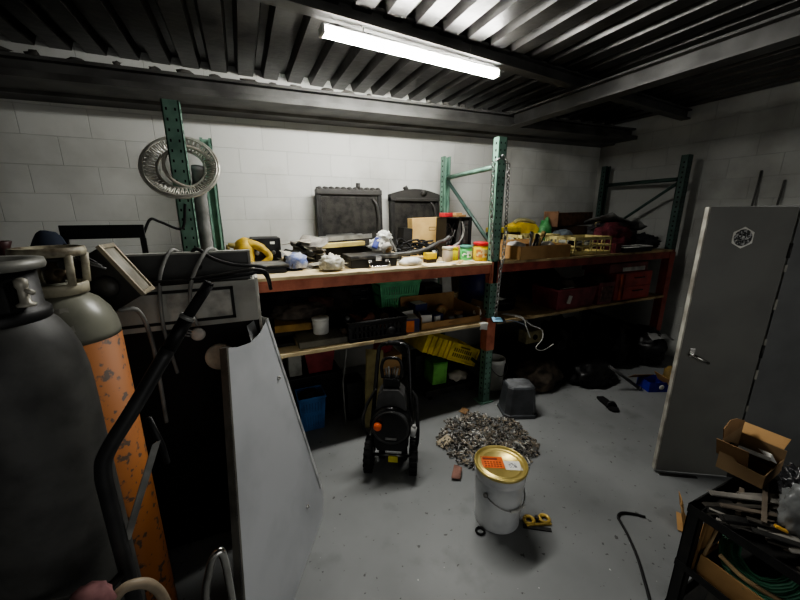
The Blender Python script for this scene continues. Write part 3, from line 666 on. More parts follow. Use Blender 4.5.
one('maroon_carton', b, mat('maroon_card', (104, 44, 52), .6), (3.43, 2.34, Z1), 'small maroon carton between cream crate and white rimmed tray', 'box')

# ================================================================ LOWER SHELF, bay one (top z = 0.79)
Z2 = .7915
M_dcloth = mat('black_cotton', (34, 33, 34), .9, c2=(22, 22, 23), bump=.3)
M_gcloth = mat('grey_brown_cloth', (98, 90, 82), .9, c2=(64, 58, 54), bump=.3)
b = MB(); b.box((.06, 2.72, Z2), (.55, 3.1, .93), .006)
one('dark_crate', b, M_blackm, (.3, 2.9, Z2), 'dark box under the black bag at the rear of the lower shelf', 'box')
b = MB(); b.blob((.28, 2.86, 1.03), (.24, .19, .14), 71, .3, 1.9, 4, True, .35)
one('black_duffel_bag', b, M_dcloth, (.28, 2.86, .93), 'slumped black bag on a dark box on the lower shelf', 'bag')
b = MB(); b.sheet(MT((.62, 3.06, 1.06), 70, 4, -6), .3, .22, 6, 5, .01, 3, .003)
b.box((.5, 3.1, Z2), (.74, 3.16, 1.0), .003)
one('leaning_grey_board', b, mat('grey_board', (120, 120, 116), .6), (.62, 3.1, Z2), 'pale grey panel leaning behind the black bag', 'panel')
b = MB(); b.blob((.66, 2.86, .9), (.18, .16, .19), 73, .3, 2, 4, True, .4)
one('dark_rag_pile', b, mat('dark_brown_cloth', (56, 48, 46), .9, c2=(38, 32, 32)), (.66, 2.86, Z2), 'dark brown rag pile beside the drawer cabinet', 'cloth')
# stack in front
b = MB(); b.box((.28, 2.3, Z2), (.62, 2.56, .84), .006); one('grey_flat_box', b, mat('grey_olive_box', (112, 110, 98), .6), (.45, 2.43, Z2), 'grey flat box at the lower shelf edge under the white tub', 'box')
b = MB(); b.box((.06, 2.4, Z2), (.265, 2.7, .81), .003); one('black_binder', b, M_black, (.16, 2.55, Z2), 'black flat binder at the lower shelf end', 'binder')
b = MB(); b.box((.13, 2.58, Z2), (.44, 2.78, .86), .004); b.box((.135, 2.576, .805), (.435, 2.584, .845)); one('brown_book', b, M_blackm, (.28, 2.68, Z2), 'dark thick book behind the grey flat box', 'book')
b = MB(); b.box((.15, 2.5, .862), (.41, 2.72, .915), .004, EU(0, 0, -4)); one('yellowish_carton', b, mat('ochre_card', (176, 140, 78), .8), (.28, 2.62, .862), 'ochre flat carton on the dark thick book', 'box')
b = MB(); b.blob((.34, 2.66, .965), (.2, .13, .065), 75, .3, 2.2, 4, True, .4)
one('grey_brown_rag', b, M_gcloth, (.34, 2.66, .92), 'grey brown rag lying on the ochre carton', 'rag')
b = MB(); b.blob((.5, 2.76, .99), (.15, .1, .06), 76, .3, 2.2, 4, True, .4)
one('reddish_rag', b, mat('reddish_brown_cloth', (92, 62, 56), .9), (.5, 2.76, .94), 'reddish brown rag behind the white tub', 'rag')
t = thing('white_tub', 'white round plastic tub standing on the grey flat box', 'tub', (.46, 2.45, .8405))
b = MB(); b.lathe([(.054, 0), (.057, .006), (.06, .098), (.058, .1)], (.46, 2.45, .8415), 28); b.build('tub_body', M_white, t)
b = MB(); b.lathe([(.062, .1), (.062, .118), (.058, .122)], (.46, 2.45, .8415), 28); b.build('lid', M_white, t)
b = MB(); b.blob((.56, 2.6, .865), (.07, .07, .085), 77, .3, 2, 3, True, .3); one('black_pouch', b, M_dcloth, (.56, 2.6, .8), 'black pouch squeezed behind the white tub', 'pouch')
# drawer cabinet
t = thing('drawer_cabinet', 'black small parts drawer cabinet at the rear of the lower shelf', 'cabinet', (1.0, 3.15, Z2))
b = MB()
b.box((.83, 3.05, Z2), (.838, 3.3, 1.12)); b.box((1.152, 3.05, Z2), (1.16, 3.3, 1.12)); b.box((.838, 3.29, Z2), (1.152, 3.3, 1.12))
for k in range(5): b.box((.838, 3.05, Z2+.08*k), (1.152, 3.29, Z2+.008+.08*k))
b.build('carcass', M_blackm, t)
for k in range(4):
    d = MB(); d.box((.842, 3.042, Z2+.012+.08*k), (1.148, 3.27, Z2+.074+.08*k), .003); dr = d.build('drawer', M_black, t)
    d = MB(); d.tube([(.96, 3.04, Z2+.05+.08*k), (.965, 3.028, Z2+.046+.08*k), (1.025, 3.028, Z2+.046+.08*k), (1.03, 3.04, Z2+.05+.08*k)], .006, 6); d.build('handle', M_alum, dr)
# green basket on a black box
b = MB(); b.box((1.06, 2.755, Z2), (1.44, 3.0, .84), .004); one('flat_black_tray', b, M_black, (1.25, 2.88, Z2), 'flat black tray under the green basket', 'tray')
t = thing('green_basket', 'bright green slotted plastic basket on the lower shelf', 'basket', (1.24, 2.88, .842))
M_bgreen = mat('bright_green_plastic', (124, 208, 156), .45, c2=(104, 186, 136))
def basket(x0, x1, y0, y1, z, h, m, t, fl=.03, nx=16):
    b = MB(); P = []
    for zz, e in ((z, fl), (z+h, 0)):
        P.append([V((x0+e, y0+e, zz)), V((x1-e, y0+e, zz)), V((x1-e, y1-e, zz)), V((x0+e, y1-e, zz))])
    b._add(P[0]+[p+V((0, 0, .006)) for p in P[0]], [[0, 1, 2, 3], [4, 5, 6, 7], [0, 1, 5, 4], [1, 2, 6, 5], [2, 3, 7, 6], [3, 0, 4, 7]])
    def at(i, u, v): return P[0][i].lerp(P[0][(i+1) % 4], u).lerp(P[1][i].lerp(P[1][(i+1) % 4], u), v)
    for i in range(4):
        for v0, v1 in ((0, .12), (.46, .56), (.86, 1)):
            q = [at(i, 0, v0), at(i, 1, v0), at(i, 1, v1), at(i, 0, v1)]; nrm = (q[1]-q[0]).cross(q[3]-q[0]).normalized()*.005
            b._add(q+[p-nrm for p in q], [[0, 1, 2, 3], [7, 6, 5, 4], [0, 4, 5, 1], [1, 5, 6, 2], [2, 6, 7, 3], [3, 7, 4, 0]])
        n = nx if i % 2 == 0 else int(nx*.8)
        for k in range(n+1):
            w = .55/n if 0 < k < n else 1.4/n; u0 = min(max(k/n-w/2, 0), 1-w); u1 = u0+w
            q = [at(i, u0, 0), at(i, u1, 0), at(i, u1, 1), at(i, u0, 1)]; nrm = (q[1]-q[0]).cross(q[3]-q[0]).normalized()*.005
            b._add(q+[p-nrm for p in q], [[0, 1, 2, 3], [7, 6, 5, 4], [0, 4, 5, 1], [1, 5, 6, 2], [2, 6, 7, 3], [3, 7, 4, 0]])
    b.build('slotted_shell', m, t)
    b = MB(); b.tube([p for p in P[1]], .01, 6, closed=True); b.build('rim', m, t)
basket(1.045, 1.445, 2.75, 3.0, .842, .265, M_bgreen, t)
# black milk crate at the front
t = thing('milk_crate', 'black slotted milk crate of parts at the lower shelf edge', 'crate', (.85, 2.42, Z2))
basket(.62, 1.08, 2.275, 2.56, Z2, .145, mat('crate_black', (40, 40, 40), .45), t, .005, 14)
b = MB(); b.box((.625, 2.27, Z2+.11), (1.075, 2.276, Z2+.145), .002); b.box((.625, 2.27, Z2), (1.075, 2.276, Z2+.03), .002); b.build('front_band', M_blackg, t)
rn = random.Random(21)
mm = [mat('part_brown', (94, 74, 58), .6), M_blackm, mat('part_silver', (170, 170, 168), .35, .6), mat('part_rust', (120, 76, 58), .6), M_blackm]
for i in range(16):
    b = MB(); r = rn.uniform(.022, .04); h = rn.uniform(.05, .1)
    b.lathe([(r*.5, -h), (r, -h*.9), (r, -h*.2), (r*.7, 0), (r*.7, h*.5), (r*.35, h*.55), (r*.35, h)], (0, 0, 0), 12)
    o = one('engine_part', b, mm[i % 5], (0, 0, 0), 'small engine part jumbled in the black milk crate', 'part', 'engine parts in the black milk crate')
    o.location = (.67+.36*((i % 6)/5), 2.34+.15*((i//6)/2), Z2+.06+.04*(i//8)+.02*rn.random()); o.rotation_euler = (rn.uniform(1.1, 2), 0, rn.uniform(0, 6))
# filter cartons
def carton(x0, y0, z0, lx, ly, lz, rz, mb_, lab, top=None, stripe=None, rx=0, ry=0, group=None):
    t = thing('filter_carton', lab, 'box', (x0+lx/2, y0+ly/2, z0), 0, group)
    M = MT((x0+lx/2, y0+ly/2, z0+lz/2), rx, ry, rz)
    b = MB(); b.X = M; b.box((-lx/2, -ly/2, -lz/2), (lx/2, ly/2, lz/2), .002); b.build('carton', mb_, t)
    if stripe: b = MB(); b.X = M; b.box((-lx*.5-.001, -ly/2-.001, -lz/2+.004), (lx*.1, -ly/2+.02, lz*.38)); b.build('printed_panel', stripe, t)
    if top: b = MB(); b.X = M; b.box((-lx*.45, -ly*.45, lz/2-.001), (lx*.45, ly*.45, lz/2+.0015)); b.build('printed_top', top, t)
M_navy = mat('navy_card', (44, 50, 92), .6); M_orc = mat('orange_card', (226, 124, 56), .6)
carton(1.1, 2.3, Z2, .11, .14, .11, -8, M_navy, 'navy carton with an orange end beside the black milk crate', M_whitep, M_orc)
carton(1.1, 2.46, Z2, .12, .14, .13, 12, M_whitep, 'white carton with a black band behind the orange ended carton', M_blackm)
carton(1.27, 2.36, Z2+.007, .09, .12, .1, -16, M_whitep, 'white and blue carton in the cardboard tray', M_navy, M_whitep)
carton(1.38, 2.38, Z2+.007, .085, .11, .085, 10, M_navy, 'navy carton with a white end in the cardboard tray', M_navy, M_whitep)
carton(1.27, 2.52, Z2+.007, .12, .12, .15, 4, M_navy, 'tall navy carton at the rear of the cardboard tray', M_whitep)
t = thing('cardboard_tray', 'low open cardboard tray of cartons and tape at the lower shelf edge', 'box', (1.52, 2.5, Z2))
b = MB(); M = MT((1.235, 2.325, Z2)); b.X = M
lx, ly = .57, .42
b.box((0, 0, 0), (lx, ly, .005)); b.box((0, 0, .005), (lx, .006, .055)); b.box((0, ly-.006, .005), (lx, ly, .18)); b.box((0, .006, .005), (.006, ly-.006, .1)); b.box((lx-.006, .006, .005), (lx, ly-.006, .12)); b.build('carton', M_card, t)
b = MB(); b.sheet(MT((1.85, 2.42, .88), 0, -70, 8), .14, .2, 4, 4, .004, 2, .003); b.build('flap', M_cardd, t)
for i, (x_, y_, rx) in enumerate(((1.55, 2.56, 12), (1.68, 2.5, 75))):
    t = thing('brown_tape_roll', ('brown tape roll standing in the cardboard tray', 'brown tape roll lying in the cardboard tray')[i], 'tape', (x_, y_, Z2+.006))
    b = MB(); b.X = MT((x_, y_, Z2+.066 if i == 0 else Z2+.034), rx); b.lathe([(.038, -.024), (.058, -.024), (.058, .024), (.038, .024), (.038, -.024)], (0, 0, 0), 26, 'y'); b.build('roll', mat('brown_tape', (150, 112, 70), .35), t)
    b = MB(); b.X = MT((x_, y_, Z2+.066 if i == 0 else Z2+.034), rx); b.lathe([(.034, -.025), (.038, -.025), (.038, .025), (.034, .025), (.034, -.025)], (0, 0, 0), 26, 'y'); b.build('core_ring', M_cardl, t)
for i in range(6):
    b = MB(); b.lathe([(.02, 0), (.022, .01), (.022, .05), (.012, .056), (.012, .075)], (0, 0, 0), 12)
    o = one('pipe_fitting', b, [mat('copper_brown', (160, 110, 84), .45, .5), M_alum, M_blackm][i % 3], (0, 0, 0), 'small pipe fitting loose in the cardboard tray', 'fitting', 'pipe fittings in the cardboard tray')
    o.location = (1.5+.045*i, 2.4+.03*(i % 2), Z2+.03); o.rotation_euler = (1.5, 0, i*1.1)
b = MB(); b.blob((1.83, 2.4, Z2+.06), (.035, .04, .05), 81, .3, 2, 3, True, .4); one('white_paper_ball', b, M_whitep, (1.83, 2.4, Z2+.02), 'crumpled white paper beside the cardboard tray flap', 'paper')
t = thing('phone', 'pale blue cased phone lying on the shelf edge at the green post', 'phone', (1.93, 2.24, Z2))
b = MB(); b.X = MT((1.93, 2.235, Z2+.022), 22, 4, -16); b.box((-.06, -.035, -.006), (.06, .035, .004), .004); b.build('body', M_black, t)
b = MB(); b.X = MT((1.93, 2.235, Z2+.022), 22, 4, -16); b.box((-.055, -.031, .004), (.03, .031, .006), .001); b.build('cover', mat('pale_blue_card', (150, 196, 222), .4), t)
b = MB(); b.sheet(MT((1.8, 2.262, .765), 80, 10, 5), .08, .07, 5, 4, .02, 6, .002, 14, .4)
b.box((1.77, 2.258, .785), (1.83, 2.3, .793))
one('paper_tag', b, M_whitep, (1.8, 2.26, .76), 'white torn tag hanging over the lower shelf edge by the post', 'tag')
# rear of bay one
t = thing('label_printer', 'small black printer with a white sticker behind the cardboard tray', 'printer', (1.63, 2.95, Z2))
b = MB(); b.box((1.55, 2.86, Z2), (1.74, 3.05, 1.02), .008); b.build('case', M_black, t)
b = MB(); b.box((1.56, 2.852, .93), (1.73, 2.862, 1.0), .002); b.build('front_panel', M_blackg, t)
b = MB(); b.box((1.63, 2.856, .86), (1.68, 2.859, .9)); b.build('sticker', M_whitep, t)
b = MB(); b.box((1.56, 3.14, Z2), (1.82, 3.2, 1.13), .004, EU(-6, 0, 0)); one('grey_board', b, mat('grey_board_b', (138, 140, 140), .6), (1.69, 3.17, Z2), 'tall grey board leaning behind the black printer', 'board')
b = MB(); b.box((1.86, 3.06, Z2), (1.98, 3.12, 1.12), .006, EU(-8, 0, 4)); one('white_shelf_panel', b, M_white, (1.92, 3.1, Z2), 'narrow white panel leaning near the green rear post', 'panel')
t = thing('blue_drum', 'dark blue round drum behind the middle post', 'drum', (2.22, 2.98, Z2))
b = MB(); b.lathe([(.165, 0), (.17, .01), (.17, .12), (.176, .13), (.176, .15), (.17, .16), (.17, .3), (.176, .31), (.176, .33), (.15, .34)], (2.22, 2.98, Z2), 32); b.build('barrel', mat('dark_blue_plastic', (34, 42, 96), .45), t)
b = MB(); b.lathe([(.14, .34), (.14, .36), (.05, .365)], (2.22, 2.98, Z2), 32); b.build('lid', M_black, t)

# ================================================================ LOWER SHELF, bay two
t = thing('round_black_tub', 'low round black tub with a white sticker beside the middle post', 'tub', (2.25, 2.62, Z2))
b = MB(); b.lathe([(.13, 0), (.15, .01), (.155, .07), (.16, .075)], (2.25, 2.62, Z2), 30); b.build('tub_body', M_black, t)
b = MB(); b.lathe([(.162, .075), (.162, .088), (.12, .093)], (2.25, 2.62, Z2), 30); b.build('lid', M_blackm, t)
b = MB(); b.box((2.2, 2.56, Z2+.0935), (2.3, 2.64, Z2+.096), 0, EU(0, 0, 20)); b.build('sticker', mat('faded_sticker', (190, 190, 184), .6), t)
M_mar = mat('maroon_plastic', (142, 68, 76), .45, c2=(110, 52, 58))
t = thing('maroon_bin', 'long maroon plastic bin with a white tag on the lower shelf', 'bin', (2.95, 2.45, Z2))
b = MB(); x0, x1, y0, y1, h = 2.66, 3.2, 2.28, 2.62, .2
P0 = [(x0+.02, y0+.02), (x1-.02, y0+.02), (x1-.02, y1-.02), (x0+.02, y1-.02)]; P1 = [(x0, y0), (x1, y0), (x1, y1), (x0, y1)]
def bin_shell(b, P0, P1, z, h, th=.006):
    c = V((sum(p[0] for p in P1)/4, sum(p[1] for p in P1)/4, 0))
    A = [V((x, y, z)) for x, y in P0]; B = [V((x, y, z+h)) for x, y in P1]
    sh = lambda p: p+(V((c.x, c.y, p.z))-p).normalized()*th*1.4
    C = [sh(p) for p in B]; D = [sh(p)+V((0, 0, th)) for p in A]
    b._add(A+B+C+D, [[0, 1, 2, 3], [12, 13, 14, 15]]+[[i, (i+1) % 4, 4+(i+1) % 4, 4+i] for i in range(4)]+[[4+i, 4+(i+1) % 4, 8+(i+1) % 4, 8+i] for i in range(4)]+[[8+i, 8+(i+1) % 4, 12+(i+1) % 4, 12+i] for i in range(4)])
bin_shell(b, P0, P1, Z2, h); b.build('shell', M_mar, t)
b = MB(); b.tube([V((x, y, Z2+h)) for x, y in P1], .011, 6, closed=True); b.build('rim', M_mar, t)
b = MB(); b.box((2.80, 2.272, .85), (2.84, 2.284, .93), 0, EU(4, 12, 0)); b.build('tag', M_whitep, t)
for i in range(3):
    b = MB(); b.blob((2.78+i*.16, 2.45, Z2+.17), (.1, .13, .1), 90+i, .3, 2, 3, True, .4)
    one('dark_rag', b, [M_dcloth, M_gcloth, M_dcloth][i], (2.78+i*.16, 2.45, Z2+.1), ('black rag in the maroon bin at the post end', 'grey brown rag in the middle of the maroon bin', 'black rag at the far end of the maroon bin')[i], 'rag')
b = MB(); b.box((2.74, 2.3, .985), (2.9, 2.34, 1.0), .002, EU(-20, 0, 4)); one('white_strip', b, mat('dull_white', (186, 182, 172), .6), (2.8, 2.32, .985), 'dull white strip lying on the rags in the maroon bin', 'strip')
t = thing('patterned_bin', 'brownish red bin with a pale patterned front beside the maroon bin', 'bin', (3.33, 2.42, Z2))
b = MB(); bin_shell(b, [(3.225, 2.28), (3.44, 2.28), (3.44, 2.6), (3.225, 2.6)], [(3.215, 2.27), (3.45, 2.27), (3.45, 2.61), (3.215, 2.61)], Z2, .23); b.build('shell', M_mar, t)
b = MB(); b.box((3.25, 2.264, .82), (3.42, 2.274, .98), 0, EU(4)); b.build('front_label', mat('brown_pattern_card', (126, 92, 84), .7, c2=(70, 42, 44), scale=30), t)
b = MB(); b.blob((3.33, 2.44, Z2+.2), (.09, .13, .09), 99, .3, 2, 3, True, .4); one('brown_cloth', b, M_gcloth, (3.33, 2.44, Z2+.14), 'brown cloth stuffed in the patterned red bin', 'cloth')
t = thing('red_tool_chest', 'red tool chest with an orange edge strip at the lower shelf end', 'tool chest', (3.78, 2.5, Z2))
b = MB(); b.box((3.5, 2.3, Z2), (4.1, 2.68, 1.09), .008); b.build('body', mat('chest_red', (176, 74, 66), .45, c2=(146, 60, 54)), t)
b = MB(); b.box((3.56, 2.292, Z2+.01), (3.6, 2.302, 1.08), .002); b.build('corner_strip', mat('orange_strip', (218, 104, 62), .5), t)
b = MB(); b.box((3.6, 2.3, Z2), (3.6, 2.3, Z2)); 
for k in range(2):
    d = MB(); d.box((3.63, 2.29, Z2+.02+.14*k), (4.07, 2.301, Z2+.145+.14*k), .003); dr = d.build('drawer', mat('chest_red', (142, 40, 34)), t)
    d = MB(); d.tube([(3.78, 2.291, Z2+.1+.14*k), (3.79, 2.275, Z2+.1+.14*k), (3.93, 2.275, Z2+.1+.14*k), (3.94, 2.291, Z2+.1+.14*k)], .006, 6); d.build('handle', M_blackm, dr)
t = thing('maroon_case', 'maroon case with a pale front band on top of the red tool chest', 'case', (3.75, 2.48, 1.091))
b = MB(); b.box((3.42, 2.33, 1.092), (4.05, 2.66, 1.19), .008); b.build('body', mat('case_maroon', (138, 76, 74), .5), t)
b = MB(); b.box((3.62, 2.322, 1.10), (3.99, 2.333, 1.145), .002); b.build('front_band', mat('pale_band', (206, 204, 196), .5), t)
b = MB(); b.box((2.4, 2.9, Z2), (2.75, 3.2, 1.05), .006); one('dark_carton', b, mat('dark_card', (56, 46, 40), .8), (2.57, 3.05, Z2), 'dark carton at the rear of the lower shelf by the blue drum', 'box')
b = MB(); b.blob((3.1, 3.0, Z2+.13), (.3, .22, .2), 104, .3, 2, 4, True, .3); one('dark_tarp', b, M_dcloth, (3.1, 3.0, Z2), 'folded black tarp behind the maroon bin', 'tarp')
# white wires
for i, p in enumerate(([(2.1, 2.4, Z2+.01), (2.16, 2.3, Z2+.012), (2.2, 2.24, .79), (2.3, 2.22, .72), (2.42, 2.21, .66), (2.43, 2.2, .58), (2.36, 2.2, .5), (2.45, 2.2, .46), (2.58, 2.2, .5)],
                        [(2.14, 2.42, Z2+.01), (2.2, 2.3, Z2+.012), (2.22, 2.24, .785), (2.25, 2.225, .7), (2.3, 2.22, .6)])):
    b = MB(); b.tube(spline(p, 7), .0045, 6); one('white_wire', b, M_white, p[0], ('long bent white wire dangling off the lower shelf edge', 'short white wire hanging off the lower shelf edge')[i], 'wire')
b = MB(); b.tube(spline([(1.98, 2.24, Z2+.006), (2.1, 2.22, .785), (2.2, 2.2, .74)], 6), .004, 6); one('blue_grey_wire', b, mat('blue_grey', (126, 140, 156), .5), (2.0, 2.24, Z2), 'short blue grey wire beside the pale blue phone', 'wire')

# ================================================================ FLOOR under bay one
b = MB(); b.box((.22, 2.74, 0), (.66, 3.1, .37), .01); b.box((.21, 2.73, .33), (.67, 3.11, .37), .006)
one('dark_plastic_box', b, M_black, (.41, 2.7, 0), 'black lidded box on the floor under the red bin', 'box')
t = thing('red_bin', 'red plastic bin standing on a black box under the shelf', 'bin', (.5, 2.89, .372))
M_rbin = mat('red_plastic', (156, 70, 74), .45, c2=(124, 54, 58))
b = MB(); bin_shell(b, [(.4, 2.78), (.6, 2.78), (.6, 3.0), (.4, 3.0)], [(.365, 2.75), (.63, 2.75), (.63, 3.03), (.365, 3.03)], .372, .24); b.build('shell', M_rbin, t)
b = MB(); b.tube([(.365, 2.75, .612), (.63, 2.75, .612), (.63, 3.03, .612), (.365, 3.03, .612)], .012, 6, closed=True); b.box((.43, 2.745, .55), (.57, 2.755, .61), .003); b.build('rim', M_rbin, t)
b = MB(); b.box((.24, 2.78, .371), (.345, 2.94, .58), .004); one('white_box', b, mat('dull_white_card', (178, 178, 170), .7), (.29, 2.86, .371), 'dull white box beside the red bin', 'box')
t = thing('blue_crate', 'blue plastic crate on the floor behind the leaning grey panel', 'crate', (.37, 2.58, 0))
basket(.265, .475, 2.5, 2.69, .002, .29, mat('blue_plastic', (72, 124, 186), .5, c2=(58, 100, 150)), t, .02, 9)
b = MB(); b.box((.292, 2.524, .02), (.448, 2.529, .27)); b.build('liner', mat('blue_liner', (64, 112, 168), .5), t)
b = MB(); b.blob((.37, 2.595, .27), (.08, .075, .05), 108, .3, 2, 3, False, .4); one('black_rag', b, M_dcloth, (.37, 2.595, .24), 'black rag lying on top of the blue crate', 'rag')
b = MB(); b.box((.66, 2.52, 0), (.8, 2.7, .34), .01); b.box((.655, 2.515, .3), (.805, 2.705, .345), .004); one('grey_canister', b, mat('dark_grey_metal', (66, 66, 64), .5, .3), (.73, 2.6, 0), 'dark grey canister on the floor behind the thin pale rod', 'canister')
b = MB(); b.tube([(.66, 2.45, .76), (.6, 2.42, .42)], .006, 6); b.tube([(.6, 2.42, .42), (.62, 2.47, .005)], .006, 6); one('thin_rod', b, M_alum, (.62, 2.45, 0), 'thin pale rod leaning under the shelf beside the red bin', 'rod')
b = MB(); b.box((.88, 2.42, 0), (1.14, 2.7, .33), .006); one('black_carton', b, mat('black_card', (34, 31, 29), .85), (1.01, 2.56, 0), 'black carton on the floor behind the pressure washer', 'box')
t = thing('tan_carton', 'tan cardboard carton seen through the pressure washer handle', 'box', (1.01, 2.55, .331))
b = MB(); b.box((.9, 2.44, .332), (1.115, 2.66, .56), .004); b.build('carton', M_card, t)
b = MB(); b.box((.905, 2.437, .43), (1.11, 2.441, .46)); b.build('tape', M_cardd, t)
b = MB(); b.blob((.99, 2.55, .61), (.09, .08, .065), 112, .25, 2, 3, True, .3); one('maroon_cloth', b, mat('maroon_rag', (136, 44, 56), .8), (.99, 2.55, .56), 'maroon cloth lying on the tan carton', 'cloth')
b = MB(); b.sheet(MT((.83, 2.35, .34), 84, 0, -35), .14, .66, 5, 10, .03, 5, .003, 5); one('cream_sack', b, mat('cream_sack_cloth', (168, 156, 112), .85, c2=(130, 120, 84)), (.83, 2.35, .005), 'cream folded sack standing behind the pressure washer', 'sack')
# dolly, green box, tilted yellow crate
t = thing('dolly', 'low dark dolly on castors under the yellow crate', 'dolly', (1.68, 2.6, 0))
b = MB(); b.box((1.38, 2.5, .1), (2.0, 2.95, .13), .006); b.box((1.37, 2.48, .07), (2.01, 2.52, .13), .006); b.build('deck', M_blackm, t)
for x_ in (1.45, 1.92):
    for y_ in (2.55, 2.9):
        b = MB(); b.lathe([(.035, -.014), (.04, -.01), (.04, .01), (.035, .014)], (x_, y_, .042), 18, 'x'); w_ = b.build('caster', M_rubber, t)
        b = MB(); b.box((x_-.022, y_-.02, .04), (x_-.016, y_+.02, .1)); b.box((x_+.016, y_-.02, .04), (x_+.022, y_+.02, .1)); b.build('fork', M_steel, w_)
t = thing('green_carton', 'bright green upright carton on the dolly below the yellow crate', 'box', (1.57, 2.6, .13))
b = MB(); b.box((1.49, 2.56, .131), (1.64, 2.74, .345), .003, EU(0, 3, 0)); b.build('carton', mat('bright_green_card', (124, 196, 96), .6), t)
b = MB(); b.box((1.485, 2.558, .335), (1.645, 2.742, .35), .002, EU(0, 3, 0)); b.build('lid', mat('bright_green_lid', (70, 150, 50), .6), t)
b = MB(); b.blob((1.78, 2.6, .165), (.1, .09, .05), 115, .3, 2, 3, True, .4); one('white_glove', b, mat('soiled_white', (196, 190, 176), .8), (1.78, 2.6, .13), 'soiled white glove lying on the dolly', 'glove')
b = MB(); b.box((1.72, 2.76, .131), (1.98, 2.94, .3), .006); one('black_toolbox', b, M_black, (1.85, 2.85, .131), 'black box on the dolly propping the yellow crate', 'box')
b = MB(); b.box((1.405, 2.76, .131), (1.6, 2.94, .36), .006); one('black_toolbox', b, M_blackm, (1.5, 2.85, .131), 'dusty black tall box on the dolly behind the green carton', 'box')
b = MB(); T = MT((1.66, 2.72, .455), 0, 24, 4)
M_yc = mat('crate_yellow', (232, 208, 48), .45, c2=(178, 158, 34), scale=8)
t = thing('yellow_crate', 'yellow ribbed plastic crate tilted down on top of the dolly load', 'crate', (1.66, 2.72, .455))
b.X = T
b.box((-.33, -.17, -.085), (.33, -.16, .085), .002); b.box((-.33, .16, -.085), (.33, .17, .085), .002); b.box((-.33, -.16, -.085), (.33, .16, -.075)); b.box((.32, -.16, -.075), (.33, .16, .085), .002); b.box((-.33, -.16, -.075), (-.32, .16, .085), .002); b.build('shell', M_yc, t)
b = MB(); b.X = T
for k in range(5): b.box((-.33+k*.062, -.19, -.085), (-.312+k*.062, -.168, .088), .003)
b.box((-.03, -.19, -.085), (-.015, -.168, .088), .003); b.box((-.02, -.188, .07), (.335, -.168, .09), .003); b.box((-.02, -.188, -.088), (.335, -.168, -.07), .003); b.box((.315, -.188, -.088), (.335, -.168, .09), .003); b.build('ribbing', M_yc, t)
b = MB(); b.X = T
for r_ in range(2):
    for k in range(9): b.box((.03+k*.026, -.1725, -.045+r_*.05), (.044+k*.026, -.1695, -.01+r_*.05))
b.box((.1, -.1725, .052), (.22, -.1695, .068)); b.build('slot_grid', mat('crate_slots', (112, 94, 18), .7), t); o_ = bpy.data.objects
t = thing('white_bucket', 'white plastic bucket behind the middle post', 'bucket', (2.15, 2.5, 0))
b = MB(); b.lathe([(.082, 0), (.085, .004), (.098, .28), (.104, .282), (.104, .3), (.1, .31), (.102, .32), (.096, .32), (.08, .012), (.0, .01)], (2.15, 2.5, .001), 32); b.build('bucket_body', M_white, t)
b = MB(); b.tube(spline([(2.05, 2.47, .29), (2.07, 2.4, .22), (2.15, 2.385, .17), (2.23, 2.4, .22), (2.25, 2.47, .29)], 6), .004, 6); b.build('handle', M_steel, t)

# ================================================================ FLOOR under bay two
M_bag = mat('black_bin_bag', (24, 24, 25), .4, c2=(18, 18, 19), bump=.5, bscale=16)
for i, (c, r, lab) in enumerate((((3.24, 2.68, .23), (.27, .26, .33), 'big black plastic bag on the floor behind the brown folded tarp'), ((3.74, 2.48, .2), (.23, .27, .3), 'big black plastic bag in the middle under the second bay'), ((4.15, 2.3, .17), (.19, .25, .25), 'black plastic bag at the far end beside the rack post'), ((3.17, 2.2, .09), (.27, .19, .14), 'low flat black plastic bag on the floor under the shelf edge'))):
    b = MB(); b.blob(c, r, 120+i, .22, 1.6, 4, True, .3); one('black_plastic_bag', b, M_bag, (c[0], c[1], 0), lab, 'bag')
b = MB(); b.sheet(MT((4.12, 2.12, .37), 20, 5, -10), .32, .12, 10, 5, .03, 4, .004, 8, .3); one('pale_plastic_sheet', b, mat('pale_grey_film', (140, 140, 138), .4), (4.12, 2.12, .34), 'pale grey plastic sheet lying on the far black bag', 'plastic sheet')
b = MB(); b.blob((2.58, 2.36, .1), (.26, .19, .16), 131, .25, 1.6, 4, True, .2); one('brown_tarp', b, mat('brown_canvas', (104, 92, 80), .85, c2=(50, 46, 40), bump=.2), (2.58, 2.36, 0), 'brown folded canvas on the floor beside the white bucket', 'tarp')
t = thing('cream_socket_box', 'cream box with a round dial on the brown canvas', 'box', (2.78, 2.52, .24))
b = MB(); b.box((2.5, 2.6, 0), (2.92, 2.88, .33), .01); one('black_bin', b, M_black, (2.7, 2.8, 0), 'black bin under the cream box with a dial', 'bin')
b = MB(); b.box((2.66, 2.62, .332), (2.9, 2.74, .47), .005); b.build('case', mat('cream_enamel', (178, 168, 128), .6), t)
b = MB(); b.lathe([(.03, 0), (.03, -.012), (.02, -.014)], (2.78, 2.62, .4), 20, 'y'); b.build('dial', M_blackm, t)
b = MB(); b.tube([(3.1, 1.97, .27), (3.42, 1.86, .03)], .016, 10); b.tube([(3.42, 1.86, .03), (3.44, 1.853, .016)], .02, 10); one('grey_pole', b, mat('grey_pole_paint', (84, 84, 84), .5), (3.42, 1.86, .0), 'grey pole leaning from the black bags down to the floor', 'pole')
t = thing('blue_carton', 'blue open carton with raised flaps on the floor by the locker', 'box', (3.55, 1.85, 0))
O = (3.47, 1.79, .001); b = MB(); open_box(b, O, .2, .17, .1, .004, -22); b.build('carton', mat('blue_card', (44, 44, 150), .5, c2=(30, 32, 110)), t)
b = MB(); b.X = MT((3.63, 1.77, .12), 0, 60, -22); b.box((-.05, -.09, 0), (.05, .09, .003)); b.build('flap', M_card, t)
